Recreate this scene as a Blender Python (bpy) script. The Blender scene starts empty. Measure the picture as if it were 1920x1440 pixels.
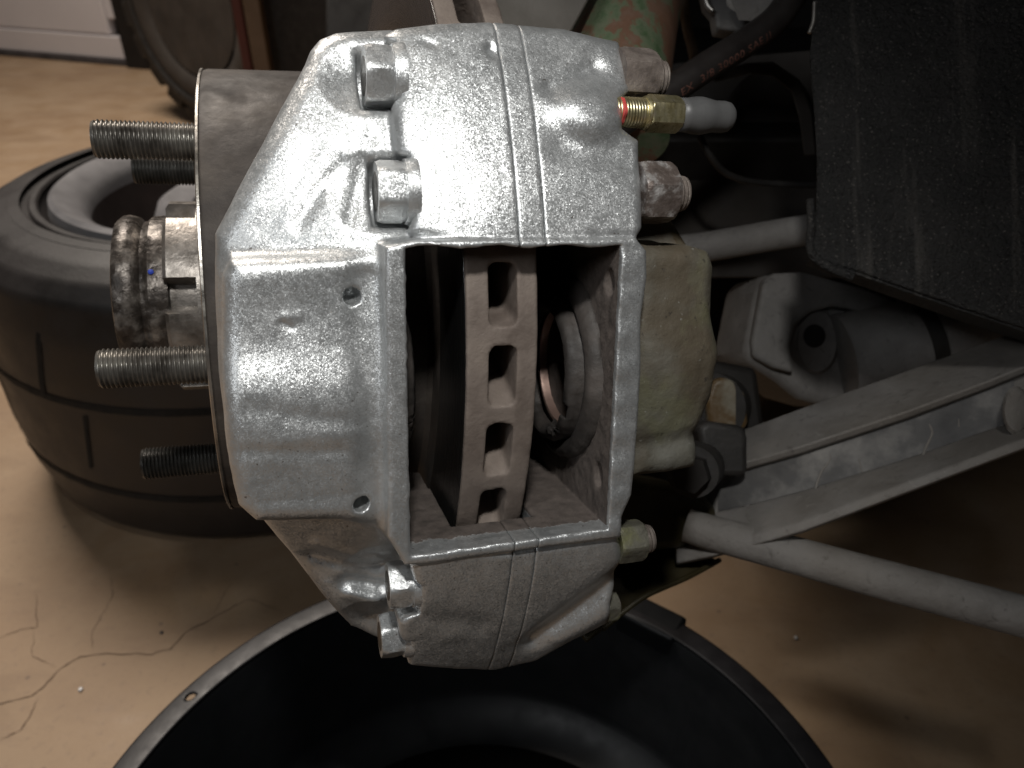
import bpy, bmesh, math, random
import numpy as np
from mathutils import Vector, Matrix
random.seed(7); rng = np.random.RandomState(7)
R_ = math.radians
scn = bpy.context.scene
COL = scn.collection

# ------------------------------------------------------------------ camera
PITCH, HCAM, FPX = R_(33), 0.57, 1450.0
cam_d = bpy.data.cameras.new("camera"); cam = bpy.data.objects.new("camera", cam_d); COL.objects.link(cam)
cam_d.sensor_width = 36; cam_d.lens = 36*FPX/1920.0
cam_d.clip_start = 0.005; cam_d.clip_end = 60
cam.location = (0, 0, HCAM); cam.rotation_euler = (R_(90)-PITCH, 0, 0)
cam_d.dof.use_dof = True; cam_d.dof.focus_distance = 0.235; cam_d.dof.aperture_fstop = 17
scn.camera = cam
CX = Vector((1, 0, 0)); CD = Vector((0, -math.sin(PITCH), -math.cos(PITCH))); CF = Vector((0, math.cos(PITCH), -math.sin(PITCH)))
CL = Vector((0, 0, HCAM))
def camv(x, y, z): return CX*x + CD*y + CF*z              # direction from right / down / forward
def C(px, py, d): return CL + camv((px-960)/FPX*d, (py-720)/FPX*d, d)
def floorpt(px, py, h=0.0):
    v = C(px, py, 1.0)-CL; s = (h-HCAM)/v.z; return CL+v*s

# ------------------------------------------------------------------ world, lamps, exposure
w = bpy.data.worlds.new("World"); scn.world = w; w.use_nodes = True
w.node_tree.nodes["Background"].inputs[0].default_value = (0.9, 0.95, 1.0, 1)
w.node_tree.nodes["Background"].inputs[1].default_value = 0.012
scn.view_settings.view_transform = 'Standard'; scn.view_settings.look = 'None'
scn.view_settings.exposure = 0.14; scn.view_settings.gamma = 1
def aim(o, target):
    o.rotation_euler = (Vector(target)-o.location).to_track_quat('-Z', 'Y').to_euler()
CAL = CL + camv(0, 0, 0.235)
ld = bpy.data.lights.new("work_lamp", 'SPOT'); lamp = bpy.data.objects.new("work_lamp", ld); COL.objects.link(lamp)
ld.energy = 4.7; ld.shadow_soft_size = 0.018; ld.spot_size = R_(64); ld.spot_blend = 1.0; ld.color = (1.0, 0.985, 0.95)
lamp.location = CAL + camv(0.005, -0.21, -0.355); aim(lamp, CAL + camv(-0.012, -0.03, 0.0))
ad = bpy.data.lights.new("ceiling_lamp", 'AREA'); al = bpy.data.objects.new("ceiling_lamp", ad); COL.objects.link(al)
ad.shape = 'RECTANGLE'; ad.size = 0.9; ad.size_y = 0.9; ad.energy = 60; ad.color = (1.0, 0.90, 0.80)
al.location = (-1.0, 1.7, 2.5); aim(al, (-0.3, 0.9, 0))
# dim fill lamp, added left behind the camera to brighten the suspension arms
bd = bpy.data.lights.new("arm_fill_lamp", 'AREA'); bl = bpy.data.objects.new("arm_fill_lamp", bd); COL.objects.link(bl)
bd.shape = 'RECTANGLE'; bd.size = 0.5; bd.size_y = 0.25; bd.energy = 3.8; bd.color = (0.96, 0.98, 1.0)
bl.location = (-0.85, -0.85, 1.35); aim(bl, (0.1, 0.35, 0.3))

# ------------------------------------------------------------------ caliper frame: a along the axle, t down the wheel, n towards the hub
Tc = Vector((-.062, 4.05, 1.)).normalized()
Dc = Vector((-.317, -.2517, 1.)).normalized(); Dc = (Dc - Tc*Dc.dot(Tc)).normalized()
Ac = Tc.cross(Dc)
Oc = Vector((0, 0, .225))
def px2(px, py, n):                                       # pixel on the plane n (mm) -> a, t (mm)
    r = Vector(((px-960)/FPX, (py-720)/FPX, 1.0))
    M = Matrix((Ac, Tc, -r)).transposed()
    s = M.inverted() @ (-(Oc*1000 + Dc*n)); return s[0], s[1]
def wv(v): return camv(v[0], v[1], v[2])
FRAME = Matrix((wv(Ac), wv(Tc), wv(Dc))).transposed().to_4x4(); FRAME.translation = CL + wv(Oc)
def frame_at(a, t, n):
    M = FRAME.copy(); M.translation = FRAME @ (Vector((a, t, n))*.001); return M
HT, HN = -8.5, 150.0                                      # hub centre in the caliper frame
TC = 5.0
def arc(t): return 190-np.sqrt(190.**2-np.clip(t-TC, -150, 150)**2)
def pxarc(px, py, off):
    n = 10.0
    for _ in range(8):
        a, t = px2(px, py, n); n = float(arc(t))+off
    return a, t

# ------------------------------------------------------------------ object helpers
def mesh_from(name, verts, faces, mat, parent=None, smooth=True, sharp=None, M=None):
    me = bpy.data.meshes.new(name)
    me.from_pydata([tuple(v) for v in verts], [], [tuple(f) for f in faces]); me.update()
    bm = bmesh.new(); bm.from_mesh(me); bmesh.ops.recalc_face_normals(bm, faces=bm.faces); bm.to_mesh(me); bm.free()
    return link(name, me, mat, parent, smooth, sharp, M)
def link(name, me, mat, parent=None, smooth=True, sharp=None, M=None):
    if mat: me.materials.append(mat)
    if smooth: me.polygons.foreach_set('use_smooth', [True]*len(me.polygons))
    if sharp: me.set_sharp_from_angle(angle=R_(sharp))
    o = bpy.data.objects.new(name, me); COL.objects.link(o)
    if M is not None: o.matrix_world = M
    if parent: o.parent = parent
    return o
def empty(name, M=None, loc=None):
    o = bpy.data.objects.new(name, None); COL.objects.link(o); o.empty_display_size = .01
    if M is not None: o.matrix_world = M
    if loc is not None: o.matrix_world = Matrix.Translation(loc)
    return o
def tag(o, label=None, cat=None, group=None, kind=None):
    for k, v in (('label', label), ('category', cat), ('group', group), ('kind', kind)):
        if v: o[k] = v
    return o
def bevel(o, wd, seg=2, ang=35):
    m = o.modifiers.new('bevel', 'BEVEL'); m.width = wd; m.segments = seg; m.limit_method = 'ANGLE'; m.angle_limit = R_(ang)
    m.harden_normals = False
    return o
def basis(axis, up=None):
    z = Vector(axis).normalized(); u = Vector(up) if up else (Vector((0, 0, 1)) if abs(z.z) < .9 else Vector((1, 0, 0)))
    x = u.cross(z).normalized(); y = z.cross(x); return x, y, z
def lathe_data(profile, c=(0, 0, 0), axis=(1, 0, 0), seg=48, up=None, wob=None):
    """profile: list of (pos along axis, radius)"""
    x, y, z = basis(axis, up); c = Vector(c); V = []; Fc = []
    for i, (p, r) in enumerate(profile):
        for k in range(seg):
            th = 2*math.pi*k/seg; rr = r*(1+(wob(p, th) if wob else 0))
            V.append(c+z*p+x*(rr*math.cos(th))+y*(rr*math.sin(th)))
    n = len(profile)
    for i in range(n-1):
        for k in range(seg):
            k2 = (k+1) % seg
            Fc.append((i*seg+k, i*seg+k2, (i+1)*seg+k2, (i+1)*seg+k))
    if profile[0][1] > 1e-9: Fc.append(tuple(range(seg))[::-1])
    if profile[-1][1] > 1e-9: Fc.append(tuple((n-1)*seg+k for k in range(seg)))
    return V, Fc
def lathe(name, profile, mat, parent=None, c=(0, 0, 0), axis=(1, 0, 0), seg=48, sharp=32, M=None, up=None, wob=None, closed=False):
    V, Fc = lathe_data(profile, c, axis, seg, up, wob)
    if closed:
        n = len(profile); Fc = [f for f in Fc if len(f) == 4]
        for k in range(seg):
            k2 = (k+1) % seg; Fc.append(((n-1)*seg+k, (n-1)*seg+k2, k2, k))
    return mesh_from(name, V, Fc, mat, parent, True, sharp, M)
def tube(name, pts, rad, mat, parent=None, seg=20, sub=8, M=None, radf=None, sharp=None):
    P = [Vector(p) for p in pts]
    if sub > 1 and len(P) > 2:
        Q = []
        for i in range(len(P)-1):
            p0 = P[max(i-1, 0)]; p1 = P[i]; p2 = P[i+1]; p3 = P[min(i+2, len(P)-1)]
            for s in range(sub):
                u = s/sub
                Q.append(.5*((2*p1)+(p2-p0)*u+(2*p0-5*p1+4*p2-p3)*u*u+(3*p1-p0-3*p2+p3)*u**3))
        Q.append(P[-1]); P = Q
    V = []; Fc = []; N = len(P); up = None
    for i, p in enumerate(P):
        tg = (P[min(i+1, N-1)]-P[max(i-1, 0)]).normalized()
        if up is None: up = Vector((0, 0, 1)) if abs(tg.z) < .9 else Vector((1, 0, 0))
        xx = up.cross(tg).normalized(); yy = tg.cross(xx); up = yy
        r = rad*(radf(i/(N-1)) if radf else 1)
        for k in range(seg):
            th = 2*math.pi*k/seg; V.append(p+xx*(r*math.cos(th))+yy*(r*math.sin(th)))
    for i in range(N-1):
        for k in range(seg):
            k2 = (k+1) % seg; Fc.append((i*seg+k, i*seg+k2, (i+1)*seg+k2, (i+1)*seg+k))
    Fc.append(tuple(range(seg))[::-1]); Fc.append(tuple((N-1)*seg+k for k in range(seg)))
    return mesh_from(name, V, Fc, mat, parent, True, sharp or 50, M)
def loft(name, sections, mat, parent=None, bev=0, sharp=40, closed=True):
    V = []; Fc = []; m = len(sections[0])
    for s in sections: V += [Vector(p) for p in s]
    for i in range(len(sections)-1):
        for k in range(m):
            k2 = (k+1) % m; Fc.append((i*m+k, i*m+k2, (i+1)*m+k2, (i+1)*m+k))
    Fc.append(tuple(range(m))[::-1]); Fc.append(tuple((len(sections)-1)*m+k for k in range(m)))
    o = mesh_from(name, V, Fc, mat, parent, True, sharp)
    if bev: bevel(o, bev, 3)
    return o
def slab(name, pts, thick, mat, parent=None, bev=0.0, nrm=None, sharp=40):
    """planar-ish outline (world points) given thickness away from the camera"""
    P = [Vector(p) for p in pts]
    if nrm is None:
        nrm = Vector((0, 0, 0)); c = sum(P, Vector())/len(P)
        for i in range(len(P)): nrm += (P[i]-c).cross(P[(i+1) % len(P)]-c)
        nrm.normalize()
        if nrm.dot(c-CL) < 0: nrm = -nrm
    n = len(P); V = P+[p+nrm*thick for p in P]
    Fc = [tuple(range(n)), tuple(range(2*n-1, n-1, -1))]+[(i, (i+1) % n, n+(i+1) % n, n+i) for i in range(n)]
    o = mesh_from(name, V, Fc, mat, parent, True, sharp)
    if bev: bevel(o, bev, 3)
    return o
def box(name, c, half, mat, parent=None, M=None, bev=0):
    V = [(c[0]+sx*half[0], c[1]+sy*half[1], c[2]+sz*half[2]) for sx in (-1, 1) for sy in (-1, 1) for sz in (-1, 1)]
    Fc = [(0, 1, 3, 2), (4, 6, 7, 5), (0, 4, 5, 1), (2, 3, 7, 6), (0, 2, 6, 4), (1, 5, 7, 3)]
    o = mesh_from(name, V, Fc, mat, parent, True, 40, M)
    if bev: bevel(o, bev, 3)
    return o
def hexdata(p0, p1, r, c=(0, 0, 0), rot=0., cham=.15, seg=6, axis=(1, 0, 0), up=None):
    """chamfered hexagonal prism between p0 and p1 along the axis: intersect of hexagon and cone"""
    K = 48; x, y, z = basis(axis, up); V = []; Fc = []; c = Vector(c); h = p1-p0
    def hr(th):
        q = (th-rot) % (math.pi/3)-math.pi/6; return r*math.cos(math.pi/6)/math.cos(q)
    ring = []
    for p, lim in ((p0, .90), (p0+h*cham*.45, .965), (p0+h*cham, 1.2), (p1-h*cham, 1.2), (p1-h*cham*.45, .965), (p1, .90)):
        for k in range(K):
            th = 2*math.pi*k/K; rr = min(hr(th), r*lim)
            V.append(c+z*p+x*(rr*math.cos(th))+y*(rr*math.sin(th)))
    for i in range(5):
        for k in range(K):
            k2 = (k+1) % K; Fc.append((i*K+k, i*K+k2, (i+1)*K+k2, (i+1)*K+k))
    Fc.append(tuple(range(K))[::-1]); Fc.append(tuple(5*K+k for k in range(K)))
    return V, Fc
def thread_data(p0, p1, r, pitch, c=(0, 0, 0), axis=(1, 0, 0), depth=None, seg=40, tip_at_p0=True, up=None, tip=1.6):
    depth = depth or pitch*.55; x, y, z = basis(axis, up); c = Vector(c)
    n = max(8, int((p1-p0)/pitch*8)); V = []; Fc = []
    def prof(u):
        u = u % 1.0
        return 1-abs(2*u-1) if True else 0
    for i in range(n+1):
        p = p0+(p1-p0)*i/n
        e = min(p-p0 if tip_at_p0 else p1-p, tip)/tip
        cap = r-depth*1.0+(depth)*min(1, e*1.15)
        for k in range(seg):
            th = 2*math.pi*k/seg
            cr = prof(p/pitch-k/seg); cr = min(1, max(0, (cr-.12)/.7))
            rr = min(r-depth*(1-cr), cap)
            V.append(c+z*p+x*(rr*math.cos(th))+y*(rr*math.sin(th)))
    for i in range(n):
        for k in range(seg):
            k2 = (k+1) % seg; Fc.append((i*seg+k, i*seg+k2, (i+1)*seg+k2, (i+1)*seg+k))
    Fc.append(tuple(range(seg))[::-1]); Fc.append(tuple(n*seg+k for k in range(seg)))
    return V, Fc
def mm(L): return [Vector(v)*.001 for v in L]

# ------------------------------------------------------------------ materials
class NT:
    def __init__(s, name):
        s.m = bpy.data.materials.new(name); s.m.use_nodes = True; s.t = s.m.node_tree; s.b = s.t.nodes['Principled BSDF']
        s.tc = s.t.nodes.new('ShaderNodeTexCoord')
    def n(s, typ, **k):
        nd = s.t.nodes.new(typ)
        for a, b in k.items():
            if a.startswith('i_'): nd.inputs[a[2:].replace('_', ' ')].default_value = b
            else: setattr(nd, a, b)
        return nd
    def l(s, a, b): s.t.links.new(a, b)
    def mapping(s, scale=(1, 1, 1), rot=(0, 0, 0), space='Object'):
        mp = s.n('ShaderNodeMapping'); s.l(s.tc.outputs[space], mp.inputs[0]); mp.inputs['Scale'].default_value = scale; mp.inputs['Rotation'].default_value = rot
        return mp.outputs[0]
    def noise(s, scale, det=4, rough=.55, vec=None, dist=0.):
        nd = s.n('ShaderNodeTexNoise'); nd.inputs['Scale'].default_value = scale; nd.inputs['Detail'].default_value = det
        nd.inputs['Roughness'].default_value = rough; nd.inputs['Distortion'].default_value = dist
        s.l(vec if vec else s.tc.outputs['Object'], nd.inputs['Vector']); return nd.outputs['Fac']
    def ramp(s, fac, stops):
        r = s.n('ShaderNodeValToRGB'); e = r.color_ramp.elements
        while len(e) < len(stops): e.new(.5)
        for i, (p, c) in enumerate(stops):
            e[i].position = p; e[i].color = (c, c, c, 1) if isinstance(c, (int, float)) else (*c, 1)
        s.l(fac, r.inputs[0]); return r.outputs[0]
    def mix(s, fac, a, b, bt='MIX'):
        m = s.n('ShaderNodeMix', data_type='RGBA', blend_type=bt)
        for sock, v in ((m.inputs[0], fac), (m.inputs[6], a), (m.inputs[7], b)):
            if hasattr(v, 'is_linked') or hasattr(v, 'links'): s.l(v, sock)
            else: sock.default_value = v if isinstance(v, (int, float)) else (*v, 1)
        return m.outputs[2]
    def math(s, op, a, b=0.0, clamp=False):
        m = s.n('ShaderNodeMath', operation=op); m.use_clamp = clamp
        for sock, v in ((m.inputs[0], a), (m.inputs[1], b)):
            if hasattr(v, 'links'): s.l(v, sock)
            else: sock.default_value = v
        return m.outputs[0]
    def bump(s, h, strength, dist, normal=None):
        b = s.n('ShaderNodeBump'); b.inputs['Strength'].default_value = strength; b.inputs['Distance'].default_value = dist
        s.l(h, b.inputs['Height'])
        if normal: s.l(normal, b.inputs['Normal'])
        return b.outputs[0]
    def set(s, **k):
        for a, v in k.items():
            sock = s.b.inputs[a.replace('_', ' ')]
            if hasattr(v, 'links'): s.l(v, sock)
            else: sock.default_value = v if isinstance(v, (int, float)) else (*v, 1)
        return s

def simple(name, c1, c2, scale=40, rough=(.5, .8), metal=0., bump=.3, bdist=.0006, bscale=300, c3=None, spec=.5, det=6):
    s = NT(name); f = s.noise(scale, det, .6)
    stops = [(.3, c1), (.7, c2)]
    if c3: stops = [(.28, c1), (.5, c2), (.72, c3)]
    s.set(Base_Color=s.ramp(f, stops), Roughness=s.ramp(s.noise(scale*2.3, 3), [(.3, rough[0]), (.7, rough[1])]), Metallic=metal)
    s.b.inputs['Specular IOR Level'].default_value = spec
    s.set(Normal=s.bump(s.noise(bscale, 5, .6), bump, bdist))
    return s.m

def silver_paint():
    s = NT('silver_brush_paint')
    tcv = s.tc.outputs['Object']
    # brush strokes run along t (down the caliper) and wander
    mp = s.mapping((1.0, .28, 1.0), (0, 0, R_(14)))
    strokes = s.noise(1500, 4, .6, mp, 1.2)
    mp2 = s.mapping((1.0, .45, 1.0), (0, 0, R_(-22)))
    strokes2 = s.noise(560, 4, .6, mp2, .8)
    lumps = s.noise(150, 3, .5)
    h = s.math('ADD', s.math('MULTIPLY', strokes, .5), s.math('MULTIPLY', strokes2, .8))
    h = s.math('ADD', h, s.math('MULTIPLY', lumps, .9))
    nb = s.bump(h, .55, .00016)
    # metal flakes: every cell has its own tilt
    v = s.n('ShaderNodeTexVoronoi', feature='F1'); v.inputs['Scale'].default_value = 5200; s.l(tcv, v.inputs['Vector'])
    v2 = s.n('ShaderNodeTexVoronoi', feature='F1'); v2.inputs['Scale'].default_value = 2100; s.l(tcv, v2.inputs['Vector'])
    sub = s.n('ShaderNodeVectorMath', operation='SUBTRACT'); s.l(v.outputs['Color'], sub.inputs[0]); sub.inputs[1].default_value = (.5, .5, .5)
    sc = s.n('ShaderNodeVectorMath', operation='SCALE'); s.l(sub.outputs[0], sc.inputs[0]); sc.inputs['Scale'].default_value = .26
    add = s.n('ShaderNodeVectorMath', operation='ADD'); s.l(nb, add.inputs[0]); s.l(sc.outputs[0], add.inputs[1])
    sub2 = s.n('ShaderNodeVectorMath', operation='SUBTRACT'); s.l(v2.outputs['Color'], sub2.inputs[0]); sub2.inputs[1].default_value = (.5, .5, .5)
    sc2 = s.n('ShaderNodeVectorMath', operation='SCALE'); s.l(sub2.outputs[0], sc2.inputs[0]); sc2.inputs['Scale'].default_value = .17
    add2 = s.n('ShaderNodeVectorMath', operation='ADD'); s.l(add.outputs[0], add2.inputs[0]); s.l(sc2.outputs[0], add2.inputs[1])
    nrm = s.n('ShaderNodeVectorMath', operation='NORMALIZE'); s.l(add2.outputs[0], nrm.inputs[0])
    tone = s.noise(60, 5, .6)
    # sparse bare / dirty specks left by the brush
    pit = s.ramp(s.noise(900, 3, .5), [(.27, 1.), (.31, 0.)])
    base = s.mix(1.0, s.ramp(tone, [(.3, (.46, .475, .48)), (.7, (.60, .612, .615))]), (1, 1, 1), 'MULTIPLY')
    base = s.mix(s.ramp(s.noise(95, 6, .7, s.mapping((1, .5, 1))), [(.52, 0.), (.75, .5)]), base, (.35, .358, .36))
    base = s.mix(s.math('MULTIPLY', pit, .8), base, (.16, .14, .12))
    # thin overspray where the attribute says the old dusty metal is showing
    at = s.n('ShaderNodeAttribute', attribute_name='bare'); bare = at.outputs['Fac']
    edge = s.math('ADD', bare, s.math('MULTIPLY', s.math('SUBTRACT', s.noise(330, 5, .7), .5), .9))
    edge = s.ramp(edge, [(.46, 0.), (.56, 1.)])
    dustc = s.ramp(s.noise(190, 6, .65), [(.25, (.040, .033, .029)), (.45, (.085, .069, .060)), (.66, (.115, .094, .082)), (.85, (.17, .14, .12))])
    col = s.mix(edge, base, dustc)
    s.set(Base_Color=col, Metallic=s.math('MULTIPLY', s.math('SUBTRACT', 1.0, edge), .74), 
          Roughness=s.math('ADD', s.math('MULTIPLY', edge, .45), s.ramp(s.noise(420, 3), [(.3, .34), (.7, .48)])))
    s.l(nrm.outputs[0], s.b.inputs['Normal'])
    return s.m
M_SILVER = silver_paint()
def greycast():
    s = NT('weathered_grey_casting'); f = s.noise(60, 7, .65); g = s.noise(24, 5, .6); h = s.noise(330, 4, .6)
    base = s.ramp(f, [(.28, (.070, .062, .046)), (.5, (.125, .12, .098)), (.72, (.175, .172, .150))])
    base = s.mix(s.ramp(g, [(.50, 0.), (.66, .75)]), base, (.090, .068, .042))
    base = s.mix(s.ramp(s.noise(38, 4, .6, s.mapping((1, 1, 1.3), (.4, 0, 0))), [(.56, 0.), (.68, .5)]), base, (.155, .155, .085))
    base = s.mix(s.ramp(h, [(.66, 0.), (.72, .7)]), base, (.30, .30, .27))
    base = s.mix(s.ramp(h, [(.30, .7), (.36, 0.)]), base, (.035, .03, .025))
    s.set(Base_Color=base, Roughness=.68, Metallic=.1, Normal=s.bump(s.math('ADD', s.noise(420, 5, .65), s.math('MULTIPLY', f, .6)), .6, .0006)); return s.m
M_GREYCAST = greycast()
M_ROTOREDGE = simple('rusty_disc_edge', (.125, .098, .082), (.19, .155, .132), 70, (.62, .85), .15, .6, .0004, 700, (.23, .19, .16))
M_VANE = simple('rusty_vane', (.12, .085, .072), (.24, .18, .15), 150, (.8, .95), 0, 1.0, .0008, 900)
M_HAT = simple('dull_brown_steel', (.024, .020, .018), (.046, .038, .033), 42, (.55, .8), .2, .5, .0005, 420, (.080, .067, .056))
M_BRIGHT = simple('worn_bright_steel', (.25, .23, .20), (.55, .53, .50), 90, (.25, .5), .9, .4, .0003, 600)
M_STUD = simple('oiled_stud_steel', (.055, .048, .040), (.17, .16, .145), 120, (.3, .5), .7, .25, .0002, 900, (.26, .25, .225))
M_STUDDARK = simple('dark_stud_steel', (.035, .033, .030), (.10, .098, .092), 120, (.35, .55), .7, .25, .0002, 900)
M_GREASE = simple('greasy_hub_steel', (.012, .010, .008), (.060, .050, .043), 130, (.2, .5), .5, .8, .0006, 300, (.26, .235, .21))
M_NUT = simple('bare_castle_nut_steel', (.08, .07, .06), (.24, .22, .20), 110, (.3, .5), .7, .6, .0004, 500, (.42, .39, .36))
M_BLACKRUB = simple('black_rubber', (.012, .011, .010), (.035, .032, .030), 60, (.5, .75), 0, .4, .0004, 500)
M_BOOT = simple('perished_boot_rubber', (.014, .012, .011), (.042, .036, .032), 60, (.5, .8), 0, .7, .0006, 300, (.085, .072, .064))
M_PISTON = simple('copper_tinted_piston', (.24, .16, .13), (.38, .27, .23), 50, (.35, .55), .55, .3, .0003, 500)
M_CAP = simple('grey_rubber_cap', (.075, .075, .075), (.105, .105, .105), 90, (.38, .5), 0, .12, .0003, 500)
M_OLDNUT = simple('old_dusty_nut', (.075, .060, .052), (.155, .128, .112), 150, (.55, .8), .3, .8, .0006, 420, (.23, .20, .175))
M_SILVNUT = simple('patchy_painted_nut', (.085, .064, .055), (.15, .122, .108), 170, (.35, .7), .5, .9, .0007, 360, (.60, .59, .58))
M_YELLOWNUT = simple('yellowed_nut', (.070, .066, .052), (.12, .115, .090), 130, (.5, .8), .3, .8, .0006, 420, (.14, .14, .065))
def dusty(name, lo, hi, spot):
    s = NT(name); f = s.noise(38, 8, .66, None, .4); g = s.noise(150, 5, .7, None, .8); h = s.noise(9, 3, .5)
    base = s.ramp(f, [(.28, lo), (.68, hi)])
    base = s.mix(s.ramp(g, [(.30, .65), (.42, 0.)]), base, tuple(c*.45 for c in lo))
    base = s.mix(s.ramp(g, [(.62, 0.), (.72, .55)]), base, spot)
    base = s.mix(s.ramp(h, [(.45, 0.), (.7, .35)]), base, (lo[0]*1.0, lo[1]*.85, lo[2]*.62))
    s.set(Base_Color=base, Roughness=s.ramp(f, [(.3, .6), (.7, .9)]), Metallic=.05, Normal=s.bump(s.math('ADD', g, s.noise(420, 4)), .5, .0007)); return s.m
M_ARM = dusty('dusty_grey_arm', (.15, .142, .135), (.245, .235, .225), (.34, .33, .31))
M_ARMWEB = simple('grey_arm_web', (.065, .064, .065), (.105, .102, .100), 42, (.55, .85), .05, .4, .0005, 380, (.25, .24, .225))  # darker arm grey with the web's shade put in; also on the hose bracket
M_STRUTG = None

def brass():
    s = NT('yellow_passivated_steel'); f = s.noise(420, 5, .7)
    mp = s.mapping((2.2, .4, .4)); g = s.noise(500, 4, .6, mp)
    s.set(Base_Color=s.ramp(f, [(.3, (.42, .35, .17)), (.55, (.62, .56, .34)), (.75, (.72, .64, .50))]), Metallic=.9, Roughness=s.ramp(g, [(.3, .24), (.7, .42)]))
    s.set(Normal=s.bump(s.noise(900, 4), .25, .0002)); return s.m
M_BRASS = brass()
def machined():
    s = NT('machined_disc_face')
    # concentric grooves: the disc axis is local x
    sep = s.n('ShaderNodeSeparateXYZ'); s.l(s.tc.outputs['Object'], sep.inputs[0])
    r2 = s.math('SQRT', s.math('ADD', s.math('POWER', sep.outputs[1], 2.0), s.math('POWER', sep.outputs[2], 2.0)))
    cmb = s.n('ShaderNodeCombineXYZ'); s.l(r2, cmb.inputs[0])
    f = s.noise(2600, 5, .7, cmb.outputs[0])
    s.set(Base_Color=s.ramp(f, [(.35, (.10, .10, .10)), (.65, (.22, .22, .22))]), Metallic=.95, Roughness=s.ramp(f, [(.3, .2), (.7, .34)]))
    s.set(Normal=s.bump(f, .4, .0002)); return s.m
M_FACE = machined()
def tyre_mat():
    s = NT('tyre_rubber'); f = s.noise(28, 6, .65); g = s.noise(9, 3, .5)
    base = s.ramp(f, [(.3, (.012, .0105, .010)), (.7, (.026, .023, .022))])
    base = s.mix(s.ramp(g, [(.45, 0.), (.7, .5)]), base, (.040, .034, .034))
    s.set(Base_Color=base, Roughness=s.ramp(f, [(.3, .42), (.7, .62)]), Normal=s.bump(s.noise(420, 4), .25, .0008)); return s.m
M_TYRE = tyre_mat()
M_WHEELSILVER = simple('silver_alloy_wheel', (.27, .265, .275), (.34, .335, .345), 20, (.35, .5), .45, .1, .0005, 300)
M_WHEELDARK = simple('brown_dusty_barrel', (.040, .030, .027), (.085, .062, .055), 16, (.5, .8), .2, .3, .0006, 200)
def floor_mat():
    s = NT('stained_concrete_floor')
    a = s.noise(2.6, 7, .62); b = s.noise(11, 6, .65, None, .4); c = s.noise(120, 5, .7)
    mp = s.mapping((1, 3.2, 1), (0, 0, R_(14))); st = s.noise(5, 6, .65, mp, .5)
    base = s.ramp(a, [(.3, (.27, .170, .095)), (.52, (.335, .225, .132)), (.72, (.40, .290, .190))])
    base = s.mix(s.ramp(b, [(.38, 0.), (.72, .6)]), base, (.43, .32, .222))
    base = s.mix(s.ramp(st, [(.25, .45), (.5, 0.)]), base, (.19, .12, .075))
    base = s.mix(s.ramp(c, [(.25, .35), (.45, 0.)]), base, (.14, .10, .08))
    sp = s.n('ShaderNodeTexVoronoi'); sp.inputs['Scale'].default_value = 26; s.l(s.tc.outputs['Object'], sp.inputs['Vector'])
    base = s.mix(s.ramp(sp.outputs['Distance'], [(.035, .5), (.07, 0.)]), base, (.10, .07, .06))
    s.set(Base_Color=base, Roughness=s.ramp(b, [(.3, .5), (.7, .75)]), Normal=s.bump(s.math('ADD', c, b), .35, .0012))
    return s.m
M_FLOOR = floor_mat()
M_CRACK = simple('floor_crack_dirt', (.13, .085, .055), (.20, .135, .09), 60, (.8, .95), 0, .2, .0005, 300)
M_DOOR = simple('white_door_paint', (.68, .64, .65), (.74, .70, .71), 3, (.45, .6), 0, .05, .001, 60)
M_SEAL = simple('door_bottom_seal', (.045, .04, .042), (.09, .082, .085), 20, (.6, .8), 0, .1, .001, 60)
def undercoat():
    s = NT('black_stone_guard_coating')
    n1 = s.noise(700, 4, .6); n2 = s.noise(260, 3, .5)
    mp = s.mapping((110, 8, 9), (0, 0, 0)); dr = s.noise(1.0, 4, .55, mp, .6)
    base = s.ramp(s.noise(35, 6, .7), [(.3, (.006, .006, .006)), (.7, (.020, .019, .018))])
    base = s.mix(s.ramp(dr, [(.58, 0.), (.72, .5)]), base, (.085, .078, .070))
    base = s.mix(s.ramp(s.noise(900, 3, .6), [(.64, 0.), (.70, .8)]), base, (.13, .12, .11))
    v = s.n('ShaderNodeTexVoronoi'); v.inputs['Scale'].default_value = 420; s.l(s.tc.outputs['Object'], v.inputs['Vector'])
    base = s.mix(s.ramp(v.outputs['Distance'], [(.10, .65), (.2, 0.)]), base, (.11, .10, .09))
    s.set(Base_Color=base, Roughness=s.ramp(n1, [(.3, .42), (.7, .7)]))
    s.set(Normal=s.bump(s.math('ADD', n1, s.math('MULTIPLY', n2, 1.2)), 1.0, .0019)); return s.m
M_UNDER = undercoat()
M_WELL = simple('dusty_wheel_well', (.034, .029, .025), (.066, .056, .048), 14, (.6, .85), 0, .3, .0006, 300)
M_PAN = simple('black_plastic_pan', (.006, .0066, .0074), (.011, .0118, .013), 26, (.40, .52), 0, .15, .0004, 260, None, .35)
M_PANOIL = simple('oil_wetted_pan_floor', (.002, .002, .002), (.004, .0038, .0036), 10, (.85, .9), 0, .02, .0003, 90, None, .02)
M_PLATE = simple('dull_grey_plate', (.17, .155, .135), (.25, .23, .205), 30, (.55, .8), .1, .35, .0005, 380)
M_BRKT = simple('brown_grey_plate', (.19, .155, .125), (.27, .23, .19), 36, (.55, .8), .1, .35, .0005, 380)
def strut_mat():
    s = NT('chipped_green_strut_paint'); f = s.noise(26, 7, .7, s.mapping((1, 1, .55))); g = s.noise(70, 5, .6)
    base = s.ramp(f, [(.36, (.055, .115, .045)), (.46, (.16, .20, .12)), (.50, (.20, .105, .065)), (.66, (.26, .15, .10))])
    base = s.mix(s.ramp(g, [(.5, 0.), (.75, .6)]), base, (.24, .19, .15))
    s.set(Base_Color=base, Roughness=.6, Normal=s.bump(f, .4, .0008)); return s.m
M_STRUT = strut_mat()
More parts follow.
